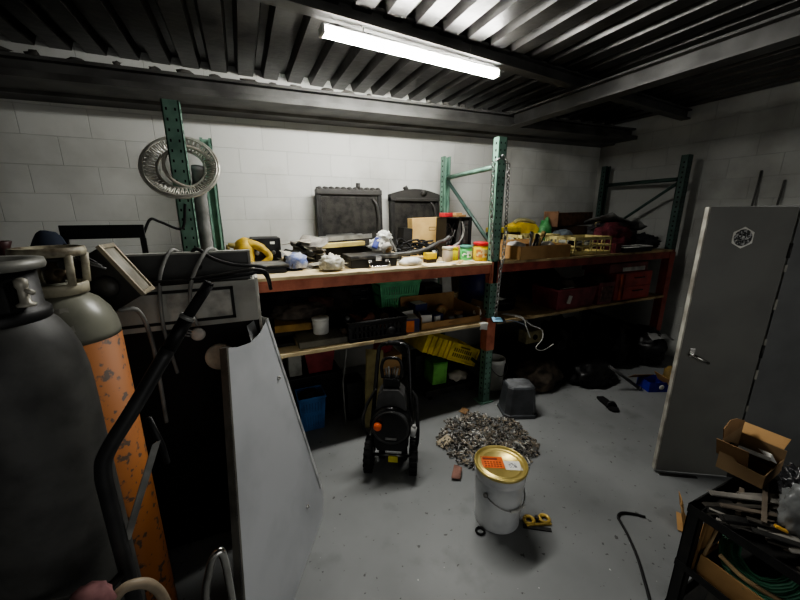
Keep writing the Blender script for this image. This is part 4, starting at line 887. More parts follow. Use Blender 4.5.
b = MB(); b.X = MT((3.5, 1.9, .12), -40, 0, -22); b.box((-.1, -.05, 0), (.1, .05, .003)); b.build('flap', M_cardd, t)
b = MB(); b.X = MT((3.59, 1.755, .05), 0, 0, -22); b.lathe([(.012, -.002), (.026, -.002), (.026, 0), (.012, 0)], (0, -.012, 0), 14, 'y'); b.build('emblem', M_white, t)
b = MB(); b.blob((3.86, 1.82, .07), (.08, .07, .12), 141, .3, 2, 3, True, .3); one('tan_rag', b, mat('ochre_rag', (140, 116, 66), .8, c2=(90, 80, 60)), (3.86, 1.82, 0), 'ochre rag on the floor behind the locker edge', 'rag')

# ================================================================ OPEN FLOOR
# pressure washer
t = thing('pressure_washer', 'black wheeled pressure washer with a round drum and an orange knob', 'pressure washer', (.77, 1.855, 0), math.radians(-29))
def P(name, mb, m, par=t): return mb.build(name, m, par, world=False)
for s in (-1, 1):
    b = MB(); b.lathe([(.07, -.024), (.105, -.024), (.113, -.016), (.113, .016), (.105, .024), (.07, .024)], (s*.15, 0, .114), 30, 'x')
    for k in range(20):
        a = 2*PI*k/20; b.box((s*.15-.024, .112*math.cos(a)-.006, .114+.112*math.sin(a)-.006), (s*.15+.024, .112*math.cos(a)+.006, .114+.112*math.sin(a)+.006), 0, Euler((a, 0, 0)))
    w_ = P('wheel', b, M_rubber)
    b = MB(); b.lathe([(.012, -.03), (.03, -.03), (.072, -.014), (.072, .014), (.03, .03), (.012, .03)], (s*.15, 0, .114), 24, 'x'); P('hub', b, M_blackg, w_)
b = MB(); b.tube([(-.125, 0, .114), (.125, 0, .114)], .01, 8); P('axle', b, M_steel)
for s in (-1, 1):
    b = MB(); b.tube(spline([(s*.13, .06, .1), (s*.135, .07, .3), (s*.12, .1, .52), (s*.105, .17, .76), (s*.085, .19, .83), (0, .195, .845)], 6), .014, 10); P('handle', b, M_blackg)
    b = MB(); b.tube([(s*.04, .195, .845), (0, .195, .846)], .017, 10); P('grip', b, M_rubber)
b = MB(); b.lathe([(.05, .09), (.13, .09), (.138, .06), (.138, -.03), (.125, -.045), (.09, -.05), (.02, -.055)], (0, .0, .355), 40, 'y')
P('drum', b, M_blackg)
b = MB(); b.lathe([(.116, -.046), (.122, -.052), (.113, -.053), (.107, -.047)], (0, 0, .355), 40, 'y'); P('drum_ring', b, mat('dark_grey_ring', (62, 62, 62), .35))
b = MB(); b.lathe([(.026, -.05), (.026, -.075), (.02, -.085), (.01, -.088)], (-.08, -.005, .375), 20, 'y'); P('crank_knob', b, M_orange)
b = MB(); b.box((-.035, -.056, .27), (.04, -.046, .287), .003); P('badge', b, mat('grey_badge', (128, 128, 126), .4))
b = MB(); b.prism([(-.11, .3), (.11, .3), (.115, .22), (.09, .17), (-.09, .17), (-.115, .22)], -.03, .2, 'xz'); P('motor_housing', b, M_black)
b = MB(); b.prism([(-.1, .46), (.1, .46), (.085, .56), (.05, .6), (-.05, .6), (-.085, .56)], -.01, .12, 'xz'); P('top_cover', b, mat('grey_black_cover', (74, 74, 74), .35))
b = MB(); b.box((-.055, .02, .60), (.055, .09, .665), .012); P('gun_cradle', b, M_blackg)
b = MB(); b.tube(spline([(-.06, .05, .66), (-.066, .055, .74), (-.04, .06, .79), (.04, .06, .79), (.066, .055, .74), (.06, .05, .66)], 5), .011, 8); P('carry_hoop', b, M_blackg)
for k in range(5):
    b = MB(); b.tube([(-.03+.014*k, .05, .66), (-.04+.02*k, .055, .725+.01*(k % 2))], .006, 8); P('nozzle', b, [M_steel, M_alum, M_blackm][k % 3])
b = MB(); b.tube([(.145, -.035, .3), (.152, -.035, .36)], .019, 12); b.tube([(.152, -.035, .36), (.153, -.035, .375)], .012, 12); P('filter_bottle', b, mat('clear_grey_plastic', (176, 176, 174), .2))
b = MB(); b.tube(spline([(.1, .12, .56), (.16, .08, .5), (.175, .0, .36), (.17, -.02, .22), (.14, .02, .18)], 6), .012, 8); P('hose', b, M_rubber)
b = MB(); b.tube(spline([(-.11, .1, .55), (-.17, .05, .45), (-.19, -.02, .36), (-.16, .02, .25)], 6), .01, 8); P('power_cord', b, M_rubber)
b = MB(); b.box((-.02, -.022, .075), (.045, -.012, .12), .002); P('yellow_label', b, mat('label_yellow', (216, 206, 40), .5))
for s in (-1, 1):
    b = MB(); b.box((s*.08-.02, .1, .0), (s*.08+.02, .14, .2), .004); P('stand_foot', b, M_rubber)

# pail
t = thing('steel_pail', 'white steel pail with a gold lid and an orange label', 'pail', (1.18, 1.262, 0))
M_pail = mat('pail_white', (206, 208, 208), .35, c2=(178, 180, 182), scale=6); M_gold = mat('gold_lacquer', (202, 184, 118), .32, .6, c2=(172, 154, 92), scale=7)
C = (1.18, 1.262, .001)
b = MB(); b.lathe([(.122, 0), (.125, .004), (.123, .01), (.13, .2), (.134, .29), (.139, .293), (.139, .302), (.135, .305), (.136, .345), (.14, .35)], C, 48); b.build('pail_body', M_pail, t)
b = MB(); b.lathe([(.141, .345), (.145, .35), (.145, .362), (.14, .366), (.136, .362), (.134, .352), (.11, .352), (.108, .356), (.104, .352), (0.002, .351)], C, 48); lid = b.build('lid', M_gold, t)
lx0 = MT((1.145, 1.29, .3535), 0, 0, -28)
b = MB(); b.X = lx0; b.box((-.06, -.045, 0), (.06, .045, .0012)); ol = b.build('orange_label', mat('label_orange', (240, 112, 38), .5), lid)
b = MB(); b.X = lx0
for k in range(3):
    for q in range(6): b.box((-.045+q*.016, -.036+k*.016, .001), (-.034+q*.016, -.027+k*.016, .0018))
b.box((-.05, .018, .001), (.03, .034, .0018)); b.build('lettering', mat('label_dark_ink', (128, 52, 22), .7), ol)
b = MB(); b.X = MT((1.23, 1.222, .3535), 0, 0, -28); b.box((-.045, -.035, 0), (.045, .035, .0012)); wl = b.build('white_label', M_whitep, lid)
b = MB(); b.X = MT((1.23, 1.222, .3535), 0, 0, -28); b.box((-.022, -.018, .001), (.02, .02, .0018)); b.build('barcode', mat('barcode_grey', (120, 120, 122), .7, c2=(214, 214, 210), scale=120, lo=.48, hi=.52), wl)
b = MB(); hp = []
for k in range(15):
    a = math.radians(200+160*k/14); r_ = .14; z_ = .235-.075*math.sin(PI*k/14)
    hp.append((1.18+r_*math.cos(a), 1.262+r_*math.sin(a), z_))
b.tube(hp, .0035, 6); b.build('handle', M_steel, t)
b = MB(); b.tube(hp[5:9], .008, 8); b.build('grip', M_white, t)
for k in (0, 14):
    b = MB(); b.blob(hp[k], (.014, .014, .014), k, 0, 1, 2, False); b.build('handle_ear', M_steel, t)
b = MB(); torus(b, .022, .006, MT((1.03, 1.215, .007))); one('black_ring', b, M_rubber, (1.03, 1.215, 0), 'small black rubber ring on the floor at the foot of the pail', 'ring')
# pile of screws and swarf
rn = random.Random(17); b = MB(); n = 1500
def inpile(x, y):
    u = (x-1.56)/.37; v = (y-1.84)/.36; return u*u+v*v+.35*noise.noise(V((x*6, y*6, 2)))
k = 0
while k < n:
    x_, y_ = 1.56+rn.uniform(-.42, .42), 1.84+rn.uniform(-.42, .42); d = inpile(x_, y_)
    if d > 1: continue
    k += 1; z_ = .004+rn.random()*.03*(1-d)**.7; L = rn.uniform(.014, .042); r_ = rn.uniform(.0025, .005)
    a, e = rn.uniform(0, 2*PI), rn.uniform(-.5, .5); dx = V((math.cos(a)*math.cos(e), math.sin(a)*math.cos(e), math.sin(e)))*L/2
    b.mi = rn.choice((0, 0, 1, 1, 2, 3, 4, 4)); p = V((x_, y_, z_+abs(dx.z)+r_))
    b.tube([p-dx, p+dx*.7], r_, 5); b.tube([p+dx*.7, p+dx], r_*1.9, 6)
one('screw_pile', b, [mat('screw_dark', (126, 120, 110), .5, .0), mat('screw_brown', (160, 148, 130), .5, .0), M_steel, mat('screw_bright', (226, 224, 218), .35, .3), mat('screw_black', (66, 62, 58), .6)], (1.56, 1.9, 0), 'heap of loose screws and bolts spilled on the floor behind the pail', 'screws', kind='stuff')
for i, (x_, y_, w_, h_, m_, rz, lab) in enumerate(((1.62, 2.23, .09, .07, M_cardd, 30, 'little cardboard scrap on the floor behind the screw heap'), (1.25, 1.94, .12, .09, mat('pale_card', (178, 166, 142), .8), 12, 'pale card scrap lying at the edge of the screw heap'), (1.15, 1.63, .12, .06, mat('reddish_card', (140, 104, 92), .8), 50, 'reddish card scrap on the floor beside the pail'))):
    b = MB(); b.sheet(MT((x_, y_, .022), 6, -4, rz), w_, h_, 5, 4, .014, i+80, .002, 12, .2); one('card_scrap', b, m_, (x_, y_, 0), lab, 'scrap')
# upturned black bin
t = thing('upturned_bin', 'black plastic bin standing upside down beside the screw heap', 'bin', (2.055, 2.06, 0), math.radians(-22))
b = MB(); rr = lambda w, d, z, c=.035: [(x, y, z) for x, y in ((-w+c, -d), (w-c, -d), (w, -d+c), (w, d-c), (w-c, d), (-w+c, d), (-w, d-c), (-w, -d+c))]
R_ = [rr(.145, .125, .003), rr(.145, .125, .03), rr(.135, .115, .035), rr(.118, .098, .265), rr(.112, .09, .276)]
b._add([p for g in R_ for p in g], [[i*8+k, i*8+(k+1) % 8, i*8+8+(k+1) % 8, i*8+8+k] for i in range(4) for k in range(8)]+[[32+k for k in range(8)]])
b.build('shell', mat('grey_black_bin', (70, 72, 75), .35, c2=(54, 56, 58)), t, world=False)
b = MB(); b._add([p for g in (rr(.104, .083, .2762), rr(.098, .078, .28)) for p in g], [[k, (k+1) % 8, 8+(k+1) % 8, 8+k] for k in range(8)]+[[8+k for k in range(8)]])
b.build('base_panel', mat('dusty_bin_base', (120, 122, 124), .35, c2=(70, 71, 73)), t, world=False)
# bracket
t = thing('brass_bracket', 'small yellow brass bracket with two rings on the floor beside the pail', 'bracket', (1.365, 1.14, 0), math.radians(-24))
M_br = mat('dull_brass', (206, 176, 96), .4, .4)
b = MB()
for s in (-1, 1): torus(b, .026, .01, MT((s*.045, .004*s, .011)), 0, 20, 8)
b.box((-.03, -.006, .004), (.03, .012, .016), .003); b.box((-.07, -.035, .001), (.075, -.022, .012), .003, EU(0, 0, 4)); b.build('ring_plate', M_br, t, world=False)
b = MB(); b.lathe([(.012, .0), (.012, .02), (.006, .022)], (0, .003, .006), 12); b.build('bolt', M_blackm, t, world=False)
b = MB(); b.box((-.09, -.06, 0), (.06, -.036, .006), .002, EU(0, 0, -10)); b.build('base_strip', M_blackm, t, world=False)
# floor cable, pad
b = MB(); b.tube(spline([(1.95, .90, .007), (1.91, .94, .007), (1.855, .972, .008), (1.81, .965, .007), (1.785, .93, .007), (1.74, .86, .007), (1.66, .76, .007), (1.56, .66, .007), (1.46, .56, .007), (1.4, .45, .007)], 8), .007, 8)
one('floor_cable', b, M_cable, (1.74, .86, 0), 'black cable curving across the floor before the locker', 'cable')
t = thing('sandal', 'single black sandal lying on the floor before the second rack bay', 'sandal', (2.89, 1.80, 0), math.radians(-112))
b = MB(); b.prism([(-.12, -.03), (-.06, -.04), (.03, -.034), (.09, -.045), (.125, -.025), (.13, .015), (.09, .042), (.02, .034), (-.06, .04), (-.12, .03)], .002, .022, 'xy'); b.build('sole', M_rubber, t, world=False)
b = MB(); b.tube(spline([(.05, -.042, .015), (.045, -.02, .05), (.05, .015, .052), (.055, .04, .015)], 5), .013, 8); b.build('strap', M_black, t, world=False)

# ================================================================ LEFT: machine, cylinders, leaning panel
t = thing('metal_machine', 'big grey and black metal machine housing standing before the rack', 'machine', (-.5, 1.95, 0))
MX0, MX1, MY0, MY1, MZ = -1.15, .045, 1.74, 2.22, 1.535
M_mgrey = mat('machine_grey', (176, 176, 168), .5, .0, c2=(138, 138, 132), scale=5)
M_mdark = mat('machine_dark', (92, 93, 91), .5, .0, c2=(70, 71, 70), scale=4)
M_mblack = mat('machine_black', (22, 22, 22), .6, c2=(14, 14, 14))
b = MB(); b.box((MX0, MY0+.03, .02), (MX1-.012, MY1, 1.2), .006); b.build('body', M_mblack, t)
b = MB(); b.box((MX1-.012, MY0+.01, .3), (MX1, MY1, 1.405), .002); b.build('side_sheet', mat('machine_side', (222, 220, 210), .5, c2=(170, 166, 156), scale=7), t)
b = MB(); b.box((MX0, MY0, 1.2), (MX1-.013, MY1, 1.4), .004); b.build('middle_panel', M_mgrey, t)
b = MB()
x0, x1, z0, z1 = -.62, -.065, 1.225, 1.375
for q in (((x0, z0), (x1, z0+.012)), ((x0, z1-.012), (x1, z1)), ((x0, z0), (x0+.012, z1)), ((x1-.012, z0), (x1, z1))): b.box((q[0][0], MY0-.006, q[0][1]), (q[1][0], MY0+.004, q[1][1]))
b.build('recess_frame', M_mblack, t)
b = MB(); b.box((-.33, MY0-.004, 1.24), (x1-.014, MY0+.002, 1.36)); b.build('window_pane', mat('smeared_grey', (186, 186, 178), .4, c2=(140, 140, 134), scale=14), t)
b = MB(); b.box((MX0, MY0+.02, 1.401), (.012, MY0+.05, MZ-.004), .003); b.build('fascia', M_mdark, t)
b = MB(); b.box((MX0, MY0+.012, MZ-.008), (.024, MY0+.055, MZ), .002); b.box((.012, MY0+.012, 1.4055), (.024, MY0+.055, MZ-.008), .002); b.build('fascia_trim', M_mgrey, t)
b = MB(); b.lathe([(.012, 0), (.012, -.012), (.004, -.014)], (-.19, MY0+.02, 1.47), 14, 'y'); b.build('stud', M_blackm, t)
b = MB(); b.lathe([(.066, .0), (.066, -.008), (.056, -.012), (.02, -.01)], (-.155, MY0+.03, 1.03), 28, 'y'); b.build('round_port', mat('pale_port', (240, 236, 218), .5), t)
for x_ in (MX0+.06, MX1-.07):
    for y_ in (MY0+.08, MY1-.06):
        b = MB(); b.box((x_-.025, y_-.025, 0), (x_+.025, y_+.025, .02)); b.build('foot', M_rubber, t)
# cords lying over the machine
M_gcord = mat('pale_grey_cord', (142, 142, 138), .55)
def cord(pts, r, m, name, lab, cat='cable', n=7): b = MB(); b.tube(spline(pts, n), r, 7); return one(name, b, m, pts[0], lab, cat)
cord([(-.22, 1.9, 1.412), (-.255, 1.83, 1.5), (-.285, 1.772, 1.547), (-.325, 1.715, 1.47), (-.345, 1.712, 1.36), (-.35, 1.712, 1.2), (-.33, 1.72, 1.0)], .008, M_gcord, 'grey_cable', 'grey cord hanging down the machine front beside the tilted floodlight')
t = thing('plug_cord', 'grey mains cord with a plug dangling before the machine panel', 'cable', (-.1, 1.9, 1.41))
b = MB(); b.tube(spline([(-.04, 1.92, 1.412), (-.09, 1.85, 1.49), (-.135, 1.772, 1.547), (-.18, 1.71, 1.5), (-.225, 1.695, 1.4), (-.235, 1.69, 1.3), (-.222, 1.688, 1.22)], 8), .008, 7); b.build('lead', M_gcord, t)
b = MB(); b.X = MT((-.222, 1.675, 1.185), 0, 20, 0); b.lathe([(.012, .015), (.026, .01), (.03, -.005), (.024, -.016), (.008, -.016)], (0, 0, 0), 20, 'y'); pl = b.build('plug', mat('plug_grey', (206, 202, 194), .5), t)
for s in (-1, 0, 1):
    b = MB(); b.X = MT((-.222, 1.675, 1.185), 0, 20, 0); b.box((-.05, -.012-.001*s, s*.013-.003), (-.026, -.006, s*.013+.003)); b.build('pin', M_steel, pl)
cord([(-.24, 1.9, 1.412), (-.22, 1.8, 1.51), (-.19, 1.768, 1.547), (-.13, 1.738, 1.505), (-.05, 1.73, 1.475), (.05, 1.73, 1.462), (.085, 1.74, 1.45)], .008, mat('dark_grey_cord', (58, 58, 58), .5), 'dark_cable', 'dark grey cord lying diagonally across the machine top corner')
cord([(-.45, 1.72, 1.415), (-.3, 1.71, 1.412), (-.15, 1.71, 1.42), (0, 1.712, 1.43), (.06, 1.73, 1.435), (.09, 1.75, 1.40), (.1, 1.76, 1.34)], .009, M_cable, 'black_cable', 'thick black cord running along the ledge of the machine front')
cord([(-.42, 1.70, 1.425), (-.25, 1.695, 1.424), (-.1, 1.695, 1.44), (.03, 1.70, 1.452), (.085, 1.73, 1.43), (.1, 1.735, 1.37)], .006, M_blackm, 'thin_cable', 'thin black cord doubled above the thick cord on the machine front')
cord([(-.44, 1.52, 1.36), (-.4, 1.6, 1.33), (-.385, 1.64, 1.2), (-.385, 1.65, 1.0), (-.39, 1.66, .8)], .0085, M_gcord, 'lamp_cable', 'grey cord hanging from the tilted floodlight down the machine')
# things on the machine
t = thing('black_bracket_frame', 'flat black metal frame standing on the machine before the back wall', 'frame', (-.6, 2.16, 1.401))
b = MB(); b.box((-.78, 2.15, 1.58), (-.452, 2.165, 1.645), .002); b.build('plate', M_black, t)
for x_ in (-.475, -.78):
    b = MB(); b.box((x_, 2.15, 1.4015), (x_+.025, 2.165, 1.58), .002); b.build('leg', M_black, t)
b = MB(); b.blob((-.80, 2.08, 1.485), (.07, .06, .145), 150, .1, 1.5, 3, True, 0); one('blue_bundle', b, mat('dark_blue_cloth', (38, 46, 62), .85), (-.80, 2.08, 1.401), 'dark blue rounded bundle on the machine beside the black frame', 'cap')
b = MB(); b.lathe([(.03, 0), (.014, .02), (.012, .12), (.022, .15), (.034, .185), (.03, .187), (.014, .15)], (-.92, 2.0, 1.4015), 20); one('dark_funnel', b, mat('dark_maroon_plastic', (62, 34, 34), .5), (-.92, 2.0, 1.401), 'small dark maroon funnel on the machine above the black cylinder', 'funnel')
# floodlight
t = thing('floodlight', 'square dark floodlight tilted on its corner beside the orange cylinder', 'floodlight', (-.445, 1.56, 1.36))
F0 = Matrix.Translation(V((-.45, 1.56, 1.47))) @ Matrix.Scale(.9, 4) @ EU(0, 0, -6).to_matrix().to_4x4() @ EU(0, 59, 0).to_matrix().to_4x4()
b = MB(); b.X = F0; b.box((-.112, -.05, -.075), (.112, .06, .058), .008); b.build('housing', mat('floodlight_dark', (50, 48, 45), .5, .2, c2=(34, 33, 31), scale=10), t)
b = MB(); b.X = F0; b.lathe([(.045, -.05), (.042, -.062), (.03, -.072), (.012, -.076), (.001, -.077)], (0.02, 0, -.015), 26, 'y'); b.build('boss', mat('floodlight_boss', (62, 60, 57), .4), t)
b = MB(); b.X = F0
M_frm = mat('pale_lens_frame', (150, 140, 120), .45, .3, c2=(130, 124, 110), scale=14)
b.box((-.118, -.056, .058), (.118, -.044, .075), .003); b.box((-.118, .054, .058), (.118, .066, .075), .003); b.box((-.118, -.044, .058), (-.1, .054, .075), .003); b.box((.1, -.044, .058), (.118, .054, .075), .003); b.build('lens_frame', M_frm, t)
b = MB(); b.X = F0; b.box((-.1, -.044, .06), (.1, .054, .067)); b.build('lens', mat('dusty_glass', (150, 146, 134), .25, c2=(112, 108, 98)), t)
for k in range(3):
    b = MB(); b.tube(spline([(-.51, 1.50, 1.56), (-.535+.01*k, 1.49, 1.6-.01*k), (-.5, 1.485, 1.57-.012*k), (-.46+.01*k, 1.49, 1.535-.01*k)], 5), .004, 5); b.build('lead', M_gcable if k else M_cable, t)
# gas cylinders
M_cylblk = mat('cylinder_black', (76, 76, 74), .55, .0, c2=(52, 52, 51), scale=9, bump=.05)
M_cylor = mat('cylinder_orange', (164, 104, 56), .6, c2=(86, 70, 58), scale=30, lo=.56, hi=.62)
M_cylgr = mat('cylinder_grey_green', (132, 132, 120), .32, c2=(96, 96, 88), scale=5)
M_guard = mat('guard_ivory', (184, 178, 156), .5, c2=(92, 82, 66), scale=16)
t = thing('gas_cylinder', 'orange gas cylinder with a grey shoulder and an ivory valve guard', 'gas cylinder', (-.548, 1.41, 0))
C = (-.548, 1.41, 0)
b = MB(); b.lathe([(.12, .002), (.133, .02), (.135, .05), (.135, 1.32)], C, 48); b.build('cylinder_body', M_cylor, t)
b = MB(); b.lathe([(.1353, 1.308), (.1355, 1.325), (.131, 1.358), (.118, 1.395), (.094, 1.43), (.065, 1.452), (.05, 1.465), (.04, 1.49)], C, 48); b.build('shoulder', M_cylgr, t)
b = MB(); q = []
for k in range(9):
    a = math.radians(-150+k*11); q += [(C[0]+.1*math.cos(a), C[1]+.1*math.sin(a), 1.425), (C[0]+.1345*math.cos(a), C[1]+.1345*math.sin(a), 1.355)]
b._add(q, [[2*k, 2*k+1, 2*k+3, 2*k+2] for k in range(8)]); b.build('sticker', mat('grey_sticker', (160, 158, 148), .6, c2=(124, 122, 114), scale=20), t)
b = MB(); b.lathe([(.066, 1.455), (.076, 1.455), (.078, 1.485), (.074, 1.49), (.068, 1.488), (.066, 1.455)], C, 32); b.lathe([(.072, 1.575), (.086, 1.573), (.089, 1.585), (.086, 1.6), (.074, 1.6), (.072, 1.575)], C, 32)
for a in (20, 140, 250, 320):
    a = math.radians(a); p0 = V((C[0]+.073*math.cos(a), C[1]+.073*math.sin(a), 1.485)); b.tube([p0, (C[0]+.081*math.cos(a), C[1]+.081*math.sin(a), 1.578)], .011, 8)
b.build('valve_guard', M_guard, t)
b = MB(); b.lathe([(.022, 1.485), (.022, 1.53), (.014, 1.535), (.014, 1.56)], C, 16); b.tube([(C[0], C[1], 1.52), (C[0]+.04, C[1]-.03, 1.52)], .012, 10); b.build('valve', mat('dull_bronze', (96, 84, 66), .5, .5), t)
b = MB(); torus(b, .03, .006, MT((C[0], C[1], 1.562)), 0, 20, 6); b.tube([(C[0]-.03, C[1], 1.562), (C[0]+.03, C[1], 1.562)], .005, 6); b.build('handwheel', M_blackm, t)
t = thing('gas_cylinder', 'big black gas cylinder with a wide dark collar before the orange one', 'gas cylinder', (-.552, 1.09, 0))
C = (-.552, 1.09, 0)
b = MB(); b.lathe([(.13, .002), (.147, .02), (.149, .06), (.149, 1.245), (.147, 1.305), (.14, 1.36), (.128, 1.405), (.113, 1.438), (.1, 1.456), (.092, 1.465)], C, 56); b.build('cylinder_body', M_cylblk, t)
b = MB(); b.lathe([(.1, 1.452), (.104, 1.46), (.104, 1.476), (.1, 1.482), (.094, 1.487), (.092, 1.575)], C, 40); b.build('collar', M_black, t)
b = MB(); b.lathe([(.09, 1.575), (.11, 1.575), (.113, 1.585), (.11, 1.597), (.08, 1.597), (.07, 1.588), (.01, 1.588)], C, 40); b.build('collar_rim', mat('collar_rim_grey', (132, 132, 126), .45, .1), t)
b = MB(); p = V((C[0]+.088, C[1]-.05, 1.515)); b.lathe([(.016, -.02), (.018, -.015), (.01, -.01), (.009, .02), (.012, .026), (.012, .04), (.006, .045)], p, 14); b.tube([p+V((0, 0, .02)), p+V((.02, -.006, .01))], .006, 8); b.build('valve_outlet', mat('pale_zinc', (168, 164, 152), .4, .3), t)
# hand truck
t = thing('hand_truck', 'black tube hand truck handle slanting before the gas cylinders', 'hand truck', (-.34, .93, 0))
b = MB(); b.tube([(-.093, 1.0, 1.522), (-.148, .99, 1.445)], .013, 14); b.tube([(-.09, 1.0, 1.527), (-.093, 1.0, 1.522)], .012, 14); b.build('grip', M_rubber, t)
b = MB(); b.tube([(-.146, .99, 1.448), (-.152, .989, 1.439)], .0185, 14); b.build('ferrule', M_alum, t)
b = MB(); b.tube([(-.152, .989, 1.439), (-.2, .98, 1.365)], .017, 14); b.build('sleeve', M_black, t)
b = MB(); b.tube([V(p) for p in spline([(-.198, .98, 1.37), (-.28, .957, 1.245), (-.345, .94, 1.15), (-.362, .935, 1.1), (-.364, .934, 1.0), (-.362, .934, .6), (-.36, .934, .1)], 6)], .0175, 14); b.build('handle_tube', mat('hand_truck_black', (34, 34, 35), .4, c2=(52, 52, 52), scale=9), t)
b = MB(); b.tube([(-.262, .963, 1.2), (-.247, .972, 1.11), (-.245, .98, 1.05)], .007, 10); b.build('brace_tube', M_black, t)
b = MB(); A, B_ = V((-.258, .963, 1.122)), V((-.35, .938, .885)); d = (B_-A).normalized(); s_ = V((1, .3, .36)).normalized()
M_ = Matrix.Translation((A+B_)/2) @ Matrix(((s_.x, d.cross(s_).x, d.x), (s_.y, d.cross(s_).y, d.y), (s_.z, d.cross(s_).z, d.z))).to_4x4()
b.X = M_; b.box((-.011, -.003, -.135), (.011, .003, .135), .002); b.build('flat_bar', mat('grey_flat_bar', (150, 150, 146), .4, .3), t)
b = MB(); b.tube([(-.362, .934, .8), (-.385, .9, .8), (-.43, .895, .795), (-.52, .915, .79), (-.62, .93, .79)], .01, 8); b.build('retaining_bar', M_blackm, t)
b = MB(); b.tube([(-.7, .82, .1), (-.34, .87, .1)], .012, 8); b.tube([(-.36, .934, .1), (-.36, .87, .1)], .012, 8); b.build('axle', M_steel, t)
for x_ in (-.7, -.33):
    b = MB(); b.lathe([(.05, -.025), (.09, -.022), (.1, -.012), (.1, .012), (.09, .022), (.05, .025), (.012, .02), (.012, -.02), (.05, -.025)], (x_, .84, .1), 24, 'x'); b.build('wheel', M_rubber, t)
b = MB(); b.blob((-.405, .85, .83), (.042, .034, .034), 160, .25, 2, 3, False, .3); b.blob((-.43, .84, .8), (.03, .025, .05), 161, .25, 2, 3, False, .3)
one('pink_rag', b, mat('dull_pink_cloth', (150, 108, 108), .8, c2=(112, 78, 80), scale=14), (-.405, .85, .78), 'dull pink rag draped over the hand truck bar at the black cylinder', 'rag')
b = MB(); b.tube(spline([(-.385, .85, .77), (-.37, .85, .8), (-.345, .86, .818), (-.31, .87, .8), (-.29, .88, .75), (-.28, .885, .68)], 6), .012, 10)
one('pale_hose', b, mat('pale_beige_hose', (150, 136, 116), .5), (-.345, .86, .8), 'short pale beige hose bent over beside the pink rag', 'hose')
t = thing('chrome_hoop_stand', 'chrome tube hoop standing before the leaning grey panel', 'stand', (-.18, .98, 0))
b = MB(); b.tube(spline([(-.222, .975, .01), (-.218, .976, .5), (-.19, .98, .66), (-.165, .985, .70), (-.152, .988, .67), (-.148, .99, .5), (-.146, .99, .01)], 7), .0115, 12); b.build('hoop', M_chrome, t)
b = MB(); b.box((-.25, .93, 0), (-.12, 1.04, .012), .003); b.build('base_plate', M_blackm, t)
# leaning grey panel
t = thing('leaning_steel_panel', 'tall light grey folded steel panel leaning against the machine side', 'panel', (.05, 1.35, 0))
B2, U, Vv = V((.263, 1.672, .002)), V((.485, .874, 0)), V((.075-.263, 1.776-1.672, 1.191))
Nn = U.cross(Vv).normalized()
if Nn.y > 0: Nn = -Nn
def pp(a, v, o=0): return B2+U*a+Vv*v+Nn*o
M_pan = mat('panel_light_grey', (176, 178, 181), .42, .05, c2=(160, 162, 165), scale=3)
out = [(-.371, .992), (-.30, .97), (-.2, .955), (-.1, .965), (-.04, .985), (0, 1.0), (.03, .66), (.06, .33), (.075, .12), (.06, .06), (0, 0), (-.83, 0)]
b = MB(); n = len(out); b._add([pp(*p) for p in out]+[pp(p[0], p[1], -.004) for p in out], [list(range(n)), list(range(2*n-1, n-1, -1))]+[[i, (i+1) % n, (i+1) % n+n, i+n] for i in range(n)]); b.build('face_sheet', M_pan, t)
b = MB(); q = [(-.371, .992), (-.83, 0)]; b._add([pp(*q[0], .001), pp(*q[1], .001), pp(*q[1], -.03), pp(*q[0], -.03), pp(q[0][0]+.012, q[0][1], .001), pp(q[1][0]+.012, q[1][1], .001), pp(q[1][0]+.012, q[1][1], -.03), pp(q[0][0]+.012, q[0][1], -.03)], [[0, 1, 2, 3], [4, 7, 6, 5], [0, 4, 5, 1], [3, 2, 6, 7], [0, 3, 7, 4], [1, 5, 6, 2]]); b.build('edge_flange', mat('panel_edge', (104, 102, 96), .5, .2), t)
b = MB(); ed = [(0, 1.0), (.03, .66), (.06, .33), (.075, .12)]
b._add([pp(a, v, .001) for a, v in ed]+[pp(a-.026, v, .005) for a, v in ed]+[pp(a-.03, v, .001) for a, v in ed], [[i, i+1, i+5, i+4] for i in range(3)]+[[4+i, 5+i, 9+i, 8+i] for i in range(3)]); b.build('folded_edge', mat('panel_fold', (188, 190, 190), .4, .25), t)
b = MB(); b._add([pp(0, 1.0), pp(.02, 1.012, -.05), pp(-.1, 1.0, -.06), pp(-.09, .968), pp(-.0, .93, -.004), pp(.02, .93, -.05), pp(-.1, .92, -.06)], [[0, 1, 5, 4], [1, 2, 6, 5], ]); b.build('top_return', mat('panel_fold', (188, 190, 190)), t)
for a, v in ((-.063, .753), (-.134, .163)):
    b = MB(); p = pp(a, v); b.tube([p, p+Nn*.008], .009, 12); b.tube([p+Nn*.008, p+Nn*.012], .005, 10); b.build('stud', M_chrome, t)

# ================================================================ RIGHT: locker, rods
a_ = V((.851, -.525, 0)); n_ = V((.525, .851, 0)); L0 = V((2.383, 1.104, 0)); LR = math.degrees(math.atan2(-.525, .851))
LM = Matrix.Translation(L0) @ Matrix.Rotation(math.radians(LR), 4, 'Z')
t = thing('steel_locker', 'tall grey steel locker with an open door and a white hexagonal sticker', 'locker', (2.75, .88, 0))
M_lock = mat('locker_grey', (104, 104, 99), .5, .0, c2=(94, 94, 90), scale=3)
b = MB(); b.X = LM; b.box((.452, 0, .05), (.95, .012, 1.745), .002); b.box((.452, .012, .05), (.464, .5, 1.745)); b.box((.938, .012, .05), (.95, .5, 1.745)); b.box((.464, .49, .05), (.938, .5, 1.745)); b.box((.464, .012, 1.733), (.938, .49, 1.745)); b.box((.464, .012, .05), (.938, .49, .062)); b.build('cabinet_body', mat('locker_body_grey', (102, 103, 102), .5, .1, c2=(88, 89, 88), scale=3), t)
b = MB(); b.X = LM; b.box((.455, .015, 0), (.945, .48, .05)); b.build('plinth', M_blackm, t)
